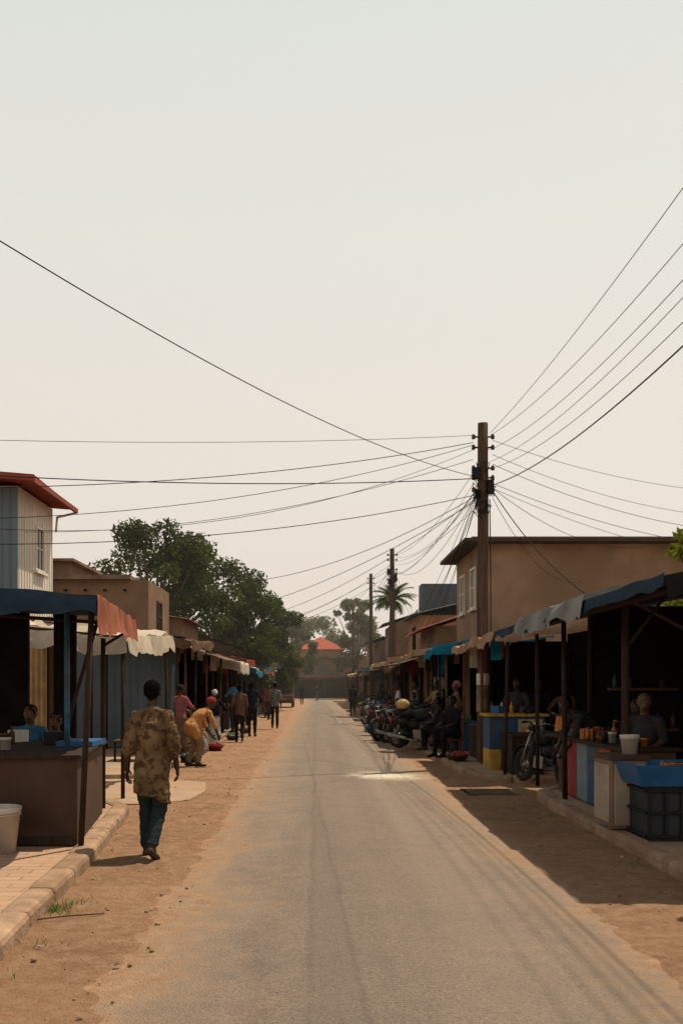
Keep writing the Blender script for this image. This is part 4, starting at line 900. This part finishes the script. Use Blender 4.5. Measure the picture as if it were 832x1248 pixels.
b.add(([(-.58, -.34, .565), (.7, -.34, .565), (.7, .36, .565), (-.58, .36, .565), (-.66, -.42, .78), (.78, -.42, .78), (.78, .44, .78), (-.66, .44, .78), (-.62, -.38, .78), (.74, -.38, .78), (.74, .4, .78), (-.62, .4, .78), (-.55, -.31, .62), (.67, -.31, .62), (.67, .33, .62), (-.55, .33, .62)],
       [(0, 3, 2, 1), (0, 1, 5, 4), (1, 2, 6, 5), (2, 3, 7, 6), (3, 0, 4, 7), (4, 5, 9, 8), (5, 6, 10, 9), (6, 7, 11, 10), (7, 4, 8, 11), (8, 9, 13, 12), (9, 10, 14, 13), (10, 11, 15, 14), (11, 8, 12, 15), (12, 13, 14, 15)]), M_blueb)
goods(b, -.4, .5, -.2, .25, .622, 10, (M_woodb, M_black, M_green, M_orange)); b.obj('tray', r, .006)
r = root('painted_kiosk_counter', (3.75, 18.5, .11)); b = MB()
b.bb(-.5, .55, 0, .7, 0, .38, M_yellow); b.bb(-.5, .55, 0, .7, .382, 1.0, M_bluep); b.bb(-.46, -.02, -.014, -.002, .43, .95, M_bluep); b.bb(.04, .5, -.014, -.002, .43, .95, mat('cream_sign', (.36, .29, .17), .7, .3, 6)); b.bb(-.56, .61, -.06, .76, 1.002, 1.05, M_yellow)
b.bb(-.46, .5, -.014, -.002, .05, .33, mat('ochre_panel', (.36, .2, .045), .7)); goods(b, -.4, .45, .1, .6, 1.052, 7); b.obj('counter_body', r, .006)
stall(3.35, 17.3, 5.2, 2.4, 2.66, 2.95, C_tan, 1, M_wood, over=.25, gd=8, name='market_stall', wallm=M_dark)
r = root('round_shop_sign', (3.5, 28.2, 1.75)); b = MB(); b.cyl((0, 0, 0), (0, .03, 0), .23, M_white, seg=24); b.torus((0, -.005, 0), .23, .018, M_black, 'y'); b.cyl((0, .05, -1.6), (0, .05, .25), .02, M_black); b.obj('disc_and_post', r)

# ------------------------------------------------------------------ parked van (far left)
def van(loc, head, m, name='parked_van'):
    r = root(name, loc, head); b = MB()
    prof = [(-2.1, .35), (-2.15, .9), (-2.05, 1.0), (-1.85, 1.75), (-1.6, 1.88), (.9, 1.9), (1.25, 1.8), (1.75, 1.05), (2.1, .95), (2.2, .4)]
    v = []; n = len(prof)
    for x in (-.8, .8):
        for y, z in prof: v.append((x * (1 if z < 1.1 else .9), y, z))
    f = [tuple(range(n)), tuple(reversed(range(n, 2 * n)))] + [(i, i + n, (i + 1) % n + n, (i + 1) % n) for i in range(n)]
    b.add((v, f), m); b.obj('body', r, .06); b = MB()
    b.add(([(-.66, 1.30, 1.75), (.66, 1.30, 1.75), (.72, 1.74, 1.12), (-.72, 1.74, 1.12)], [(0, 1, 2, 3)]), M_glass, T=Matrix.Translation((0, .03, .01)))
    b.add(([(-.66, -1.88, 1.72), (.66, -1.88, 1.72), (.72, -2.07, 1.08), (-.72, -2.07, 1.08)], [(0, 3, 2, 1)]), M_glass, T=Matrix.Translation((0, -.03, 0)))
    for x in (-1, 1):
        for y0, y1 in ((-1.6, -.6), (-.5, .4), (.5, 1.1)): b.add(([(x * .792, y0, 1.12), (x * .775, y1, 1.12), (x * .75, y1, 1.7), (x * .75, y0, 1.7)], [(0, 1, 2, 3)]), M_glass)
        b.ell((.6 * x, 2.17, .75), (.14, .05, .09), M_white); b.box((.7 * x, -2.14, .8), (.12, .04, .3), M_red)
    b.bb(-.8, .8, -2.22, -2.12, .35, .5, M_black); b.bb(-.8, .8, 2.16, 2.26, .35, .5, M_black); b.bb(-.25, .25, -2.2, -2.16, .6, .72, M_yellow); b.obj('glass_and_trim', r)
    b = MB()
    for x in (-.72, .72):
        for y in (-1.3, 1.35): b.torus((x, y, .32), .23, .09, M_rubber); b.cyl((x - .05, y, .32), (x + .05, y, .32), .17, M_metal, seg=16)
    b.obj('wheels', r)
van((-2.5, 76, 0), R(0), mat('maroon_car_paint', (.09, .022, .022), .35, .1, 2, 0, spec=.5))

# ------------------------------------------------------------------ utility poles + wires
def pole(loc, h, r0=.14, r1=.105, band=False, clutter=1):
    r = root('utility_pole', loc); b = MB(); n = 14; v = []; f = []
    for i in range(n + 1):
        t = i / n; rr = r0 + (r1 - r0) * t
        for k in range(16):
            w = 2 * math.pi * k / 16; q = rr * (1 + .03 * math.sin(3 * w + t * 4)); v.append((q * math.cos(w) + .02 * noise.noise(Vector((t * 3, 0, 0))), q * math.sin(w), t * h))
        if i:
            a = (i - 1) * 16
            for k in range(16): f.append((a + k, a + (k + 1) % 16, a + 16 + (k + 1) % 16, a + 16 + k))
    f.append(tuple(range(n * 16, n * 16 + 16))); b.add((v, f), M_pole, True); b.obj('shaft', r)
    if band:
        b = MB(); b.lathe((0, 0, 0), [(1.05, r0 * .99 + .004), (1.58, r0 * .96 + .004)], mat('faded_white_band', (.22, .17, .13), .9, .4, 8, .3, dirt=(.10, .07, .05), dirt_amt=.9), 20)
        b.lathe((0, 0, 0), [(1.60, r0 * .96 + .007), (1.84, r0 * .955 + .007)], M_white, 20); b.obj('painted_band', r)
    b = MB()
    for z in ([h - .3, h - .52, h - .95, h - 1.15, h - 1.4] if clutter else [h - .3, h - .6]):
        for x in (-1, 1):
            b.cyl((0, -.02, z), (x * .20, -.02, z + .02), .018, M_black, seg=8)
            b.lathe((x * .20, -.02, z - .03), [(0, 0), (0, .035), (.03, .045), (.04, .028), (.06, .045), (.08, .03), (.1, .02), (.1, 0)], M_woodb, 10)
    if clutter:
        b.box((-.16, -.08, h - 1.05), (.16, .12, .22), M_black); b.box((.14, -.12, h - 1.35), (.12, .1, .3), M_black); b.box((-.13, -.13, h - 1.5), (.1, .1, .16), M_dark)
        for i in range(26):
            z0 = h - ru(.8, 1.75); a = ru(0, 6.28); c = ru(0, 6.28); q = ru(.13, .27)
            b.path([(.1 * math.cos(a), .1 * math.sin(a), z0), (q * math.cos(a + .5), q * math.sin(a + .5), z0 - ru(-.1, .2)), (q * math.cos(c), q * math.sin(c), z0 - ru(0, .3)), (.1 * math.cos(c), .1 * math.sin(c), z0 - ru(.1, .45))], .008, M_black, 5)
        b.torus((-.05, -.15, h - 1.75), .11, .012, M_black, 'y', 16, 5); b.torus((-.05, -.16, h - 1.77), .13, .010, M_black, 'y', 16, 5)
        b.path([(.13, -.06, h - 1.6), (.15, -.07, h * .55), (.15, -.06, .1)], .012, M_black)
    b.obj('insulators_and_cables', r)
pole((3.47, 20.5, .1), 7.05, .135, .105, True, 1)
pole((3.4, 44, 0), 7.8, .13, .1, False, 1); pole((3.4, 61, 0), 8.6, .13, .1, False, 0); pole((3.4, 90, 0), 9.2, .13, .1, False, 0)
pole((3.6, -4, .1), 7.4, .14, .1, False, 0); pole((-8.6, 16.0, .1), 7.0, .13, .1, False, 0); pole((13, 24, .1), 7, .13, .1, False, 0); pole((-5.5, 4, .1), 6.6, .13, .1, False, 0)
wires = []
def wire(a, b, sag, r=.006): wires.append((Vector(a), Vector(b), sag, r))
X, Y = 3.47, 20.5
for z0, z1, s, rr in ((6.95, 7.4, .58, .0048), (6.9, 7.25, 1.0, .0046), (6.6, 7.1, 1.10, .0046), (6.35, 6.95, 1.10, .0042), (6.2, 6.85, 1.2, .0045), (5.85, 6.5, 1.08, .009)):
    wire((X + .15, Y, z0), (3.6 + ru(-.1, .1), -4, z1), s, rr)
wire((X - .2, Y, 6.05), (-5.5, 4, 6.3), .58, .0065)
for z0, z1, s, rr in ((6.9, 5.7, .15, .005), (6.0, 5.25, .22, .010), (6.75, 4.85, .35, .008), (6.7, 4.35, .55, .0065), (5.65, 4.0, .45, .008), (6.6, 4.6, 1.0, .0055)):
    wire((X - .2, Y, z0), (-8.6, 16, z1 + .1), s, rr)
wire((X - .2, Y, 5.6), (-4.9, 30, 5.0), .8, .007); wire((X - .2, Y, 5.5), (-5.7, 36, 4.2), .7, .007); wire((X - .2, Y, 6.4), (-6.65, 22.5, 5.2), .4, .006); wire((X - .2, Y, 5.55), (-4.9, 38, 4.2), .9, .006)
for z0, z1, s, rr in ((6.8, 6.5, .5, .005), (6.5, 5.9, .6, .005), (6.3, 5.5, .6, .006), (5.9, 5.0, .5, .006), (5.8, 4.6, .5, .005)): wire((X + .2, Y, z0), (13, 24, z1), s, rr)
wire((X + .2, Y, 5.75), (5.1, 17, 3.0), .3, .010); wire((X + .2, Y, 5.8), (9.5, 27.4, 5.6), .5, .006); wire((X + .2, Y, 5.6), (7.4, 27.4, 4.6), .6, .006)
for i in range(7): wire((X + ru(-.2, .2), Y, ru(5.5, 6.8)), (3.4 + ru(-.2, .2), 44, ru(6.4, 7.5)), ru(.3, 1.1), ru(.005, .007))
for i in range(6): wire((X - .1, Y, ru(5.4, 5.9)), (ru(3.2, 3.6), ru(27, 40), ru(2.9, 3.3)), ru(.1, .5), .006)
for a, c in (((3.4, 44), (3.4, 61)), ((3.4, 61), (3.4, 90))):
    for i in range(4): wire((a[0] + ru(-.2, .2), a[1], ru(6.6, 7.6)), (c[0] + ru(-.2, .2), c[1], ru(7.3, 8.3)), ru(.4, 1), .009)
for i in range(3): wire((3.4, 44, ru(6.6, 7.4)), (-4.6, ru(36, 50), ru(3.9, 4.2)), ru(.3, .9), .008)
for i in range(2): wire((3.4, 44, ru(6.6, 7.4)), (6.5, ru(47, 56), ru(4.3, 4.9)), ru(.3, .9), .008)
wire((3.4, 61, 7.8), (-3.5, 66, 4), .8, .009)
cu = bpy.data.curves.new('overhead_power_lines', 'CURVE'); cu.dimensions = '3D'; cu.bevel_depth = 1.0; cu.bevel_resolution = 1; cu.use_fill_caps = False
for a, b_, sag, rr in wires:
    sp = cu.splines.new('POLY'); n = 40; sp.points.add(n)
    for i in range(n + 1):
        t = i / n; p = a.lerp(b_, t); p.z -= sag * 4 * t * (1 - t); sp.points[i].co = (*p, 1); sp.points[i].radius = rr
cu.materials.append(M_cable); o = bpy.data.objects.new('overhead_power_lines', cu); COL.objects.link(o)

# ------------------------------------------------------------------ trees
def leafmat(name, a, c):
    m = bpy.data.materials.new(name); N, L = nodes(m); b = N['Principled BSDF']; out = N['Material Output']
    tc = N.new('ShaderNodeTexCoord'); p = tc.outputs['Object']; n = nnoise(N, L, p, .9, 4, .6); n2 = nnoise(N, L, p, 7, 2, .5)
    col = nmix(N, L, nrange(N, L, n, .35, .65, 0, 1), a, c); col = nmix(N, L, nrange(N, L, n2, .4, .65, 0, .6), col, tuple(x * .55 for x in a))
    L.new(col, b.inputs['Base Color']); b.inputs['Roughness'].default_value = .7; b.inputs['Specular IOR Level'].default_value = .12
    t = N.new('ShaderNodeBsdfTranslucent'); L.new(col, t.inputs[0]); ms = N.new('ShaderNodeMixShader'); ms.inputs[0].default_value = .3
    L.new(b.outputs[0], ms.inputs[1]); L.new(t.outputs[0], ms.inputs[2]); L.new(ms.outputs[0], out.inputs[0]); return m
LF = leafmat('foliage', (.034, .050, .011), (.085, .105, .022)); LF2 = leafmat('foliage_hazy', (.085, .10, .042), (.135, .14, .062)); LF3 = leafmat('foliage_yellow', (.16, .20, .02), (.28, .31, .03))  # foliage_hazy: distance haze put into the lighter leaf colours
rng = np.random.default_rng(5)
def leaves(name, centers, radii, per, size, m, parent, flat=.75):
    V = []
    for c, rad, k in zip(centers, radii, per):
        d = rng.normal(size=(k, 3)); d /= np.linalg.norm(d, axis=1)[:, None]
        q = rad * (rng.random(k) ** .45)[:, None]; p = np.array(c) + d * q * np.array([1, 1, flat])
        s = size * rng.uniform(.6, 1.4, k)[:, None]
        n = rng.normal(size=(k, 3)) + d * .7 + np.array([0, 0, .5]); n /= np.linalg.norm(n, axis=1)[:, None]
        t = np.cross(n, rng.normal(size=(k, 3))); t /= np.linalg.norm(t, axis=1)[:, None]; u = np.cross(n, t)
        V.append(np.stack([p - t * s, p - u * s * .45, p + t * s, p + u * s * .45], 1).reshape(-1, 3))
    V = np.concatenate(V); n = len(V) // 4; me = bpy.data.meshes.new(name)
    me.from_pydata(V.tolist(), [], np.arange(n * 4).reshape(n, 4).tolist()); me.materials.append(m)
    o = bpy.data.objects.new(name, me); COL.objects.link(o); o.parent = parent; return o
M_bark = mat('bark', (.09, .06, .04), .95, .35, 5, .6, 25, stretch=(3, 3, .6))
def tree(loc, h, w, trunk=.3, m=None, n=34, per=420, ls=.13, base=.35, name='broadleaf_tree', dep=None, seed=0):
    r = root(name, loc); random.seed(seed); dep = dep or w; b = MB(); cs = []; rs = []; ps = []
    b.cap((0, 0, 0), (.1, 0, h * base), trunk, trunk * .7, M_bark); top = Vector((.1, 0, h * base))
    for i in range(n):
        a = ru(0, 6.28); e = rnd(); z = h * (base + .02 + (1 - base) * .86 * e); q = (math.sin(math.pi * min(1, .20 + .72 * e))) ** .8
        rr = (.30 + .66 * rnd() ** .6) * q
        c = Vector((w / 2 * rr * math.cos(a), dep / 2 * rr * math.sin(a), z + ru(-.3, .3))); cs.append(c); s = w * ru(.075, .155); rs.append(s); ps.append(int(per * (s / (w * .12)) ** 2))
        if i % 2 == 0:
            mid = top.lerp(c, .5) + Vector((0, 0, .3)); b.cap(top, mid, trunk * .4, trunk * .2, M_bark, 7); b.cap(mid, c, trunk * .2, .03, M_bark, 6)
    b.obj('trunk_and_limbs', r); leaves('crown', cs, rs, ps, ls, m or LF, r)
tree((-8.6, 52, 0), 10.4, 8.6, .4, seed=3, n=52, per=430, base=.30); tree((-5.4, 57, 0), 9.0, 7.4, .35, seed=7, n=50, per=420, base=.18); tree((-11.5, 60, 0), 9.0, 8, .4, seed=9, n=34, base=.3)
tree((-3.7, 66, 0), 8.2, 5.8, .3, seed=12, n=34, base=.2)
r = root('palm_tree', (4.0, 53.5, 0)); b = MB(); b.cap((0, 0, 0), (.15, 0, 6.3), .2, .14, M_bark)
rg = random.Random(4)
for i in range(34):
    a = i * 2.4; e = rg.uniform(-.1, 1.2); L0 = rg.uniform(1.1, 1.6); prev = Vector((.15, 0, 6.35)); dirv = Vector((math.cos(a) * math.cos(e), math.sin(a) * math.cos(e), math.sin(e)))
    for k in range(8):
        nx = prev + dirv * L0 / 8; dirv = (dirv + Vector((0, 0, -.16))).normalized(); s = dirv.cross(Vector((0, 0, 1))).normalized(); wd = .26 * math.sin(math.pi * (k + 1) / 9.2)
        b.add(([prev - s * .015, prev + s * .02, nx + s * .02, nx - s * .015], [(0, 1, 2, 3)]), LF)
        for q in (-1, 1):
            for j in (0, .33, .66):
                p = prev.lerp(nx, j); tip = p + dirv * .16 + s * q * wd * 1.3 + Vector((0, 0, -.07)); b.add(([p, p + dirv * .08, tip], [(0, 1, 2)]), LF)
        prev = nx
b.obj('trunk_and_fronds', r)
cs = []; rs = []; ps = []
rg = random.Random(8)
r = root('distant_tree_line', (0, 160, 0))
for i in range(190):
    x = rg.uniform(-70, 70); hh = 10.5 + 3 * noise.noise(Vector((x * .10, 3, 1))) + 3.0 * noise.noise(Vector((x * .45, 0, 5)))
    if -6 < x < 10: hh += 2.5
    cs.append((x, rg.uniform(-6, 12), rg.uniform(.25, .92) * hh)); rs.append(rg.uniform(1.5, 2.6)); ps.append(240)
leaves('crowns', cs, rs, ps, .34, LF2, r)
b = MB()
for i in range(40): x = rg.uniform(-65, 65); b.cap((x, 2, 0), (x + .3, 2, 6), .3, .15, M_bark, 7)
b.obj('trunks', r)
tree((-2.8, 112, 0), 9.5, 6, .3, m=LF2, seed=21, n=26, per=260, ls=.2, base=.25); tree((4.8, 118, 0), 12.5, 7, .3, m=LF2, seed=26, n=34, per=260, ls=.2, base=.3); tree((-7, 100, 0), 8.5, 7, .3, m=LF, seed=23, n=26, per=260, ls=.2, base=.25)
tree((9.2, 70, 0), 8.0, 6, .3, m=LF, seed=25, n=26, per=240, ls=.16)
tree((7.95, 20.2, .1), 4.85, 2.0, .08, m=LF3, seed=31, n=16, per=90, ls=.09, base=.5, name='small_tree')

# ------------------------------------------------------------------ dust haze hanging in the street
hm = bpy.data.materials.new('dust_haze'); N, L = nodes(hm); N.remove(N['Principled BSDF'])
vs = N.new('ShaderNodeVolumeScatter'); vs.inputs['Color'].default_value = (1, .93, .82, 1); vs.inputs['Density'].default_value = .0009; vs.inputs['Anisotropy'].default_value = .35
L.new(vs.outputs[0], N['Material Output'].inputs['Volume'])
b = MB(); b.bb(-150, 150, 24.7, 330, -.5, 45, hm); b.obj('haze')

# ------------------------------------------------------------------ sky, sun, camera
to_sun = Vector((.62, .52, 1.75)).normalized(); el = math.asin(to_sun.z); az = math.atan2(to_sun.x, to_sun.y)
w = bpy.data.worlds.new('World'); scene.world = w; w.use_nodes = True; N, L = w.node_tree.nodes, w.node_tree.links
bg = N['Background']; bg.inputs[1].default_value = .1
sky = N.new('ShaderNodeTexSky'); sky.sky_type = 'NISHITA'; sky.sun_disc = False; sky.sun_elevation = el; sky.sun_rotation = az; sky.dust_density = 6; sky.air_density = 1.2
tc = N.new('ShaderNodeTexCoord'); sp = N.new('ShaderNodeSeparateXYZ'); L.new(tc.outputs['Generated'], sp.inputs[0])
cr = N.new('ShaderNodeValToRGB'); L.new(sp.outputs[2], cr.inputs[0])
E_ = cr.color_ramp.elements; E_[0].position = 0; E_[0].color = (.87, .745, .635, 1); E_[1].position = .85; E_[1].color = (.12, .13, .13, 1)
for ps_, c_ in ((.20, (.86, .785, .695)), (.42, (.80, .785, .72)), (.58, (.735, .76, .715))):
    e = cr.color_ramp.elements.new(ps_); e.color = (*c_, 1)
sc_ = N.new('ShaderNodeVectorMath'); sc_.operation = 'SCALE'; sc_.inputs['Scale'].default_value = 10; L.new(cr.outputs[0], sc_.inputs[0])
mx = N.new('ShaderNodeMix'); mx.data_type = 'RGBA'; mx.inputs[0].default_value = .94; L.new(sky.outputs[0], mx.inputs[6]); L.new(sc_.outputs[0], mx.inputs[7]); L.new(mx.outputs[2], bg.inputs[0])
ld = bpy.data.lights.new('sun', 'SUN'); ld.energy = 5.0; ld.angle = R(.6); ld.color = (1, .87, .68); lo = bpy.data.objects.new('sun', ld); COL.objects.link(lo)
lo.rotation_euler = (-to_sun).to_track_quat('-Z', 'Y').to_euler()
cd = bpy.data.cameras.new('camera'); cam = bpy.data.objects.new('camera', cd); COL.objects.link(cam); scene.camera = cam
cam.location = (0, 0, 1.7); cam.rotation_euler = (R(90), 0, 0)
cd.sensor_fit = 'VERTICAL'; cd.sensor_height = 36; cd.sensor_width = 24; cd.lens = 36 * 1200 / 1248
cd.shift_y = 211 / 1248; cd.shift_x = 31 / 1248; cd.clip_end = 2000; cd.clip_start = .05
scene.view_settings.view_transform = 'Standard'; scene.view_settings.look = 'None'; scene.view_settings.exposure = 0; scene.view_settings.gamma = 1
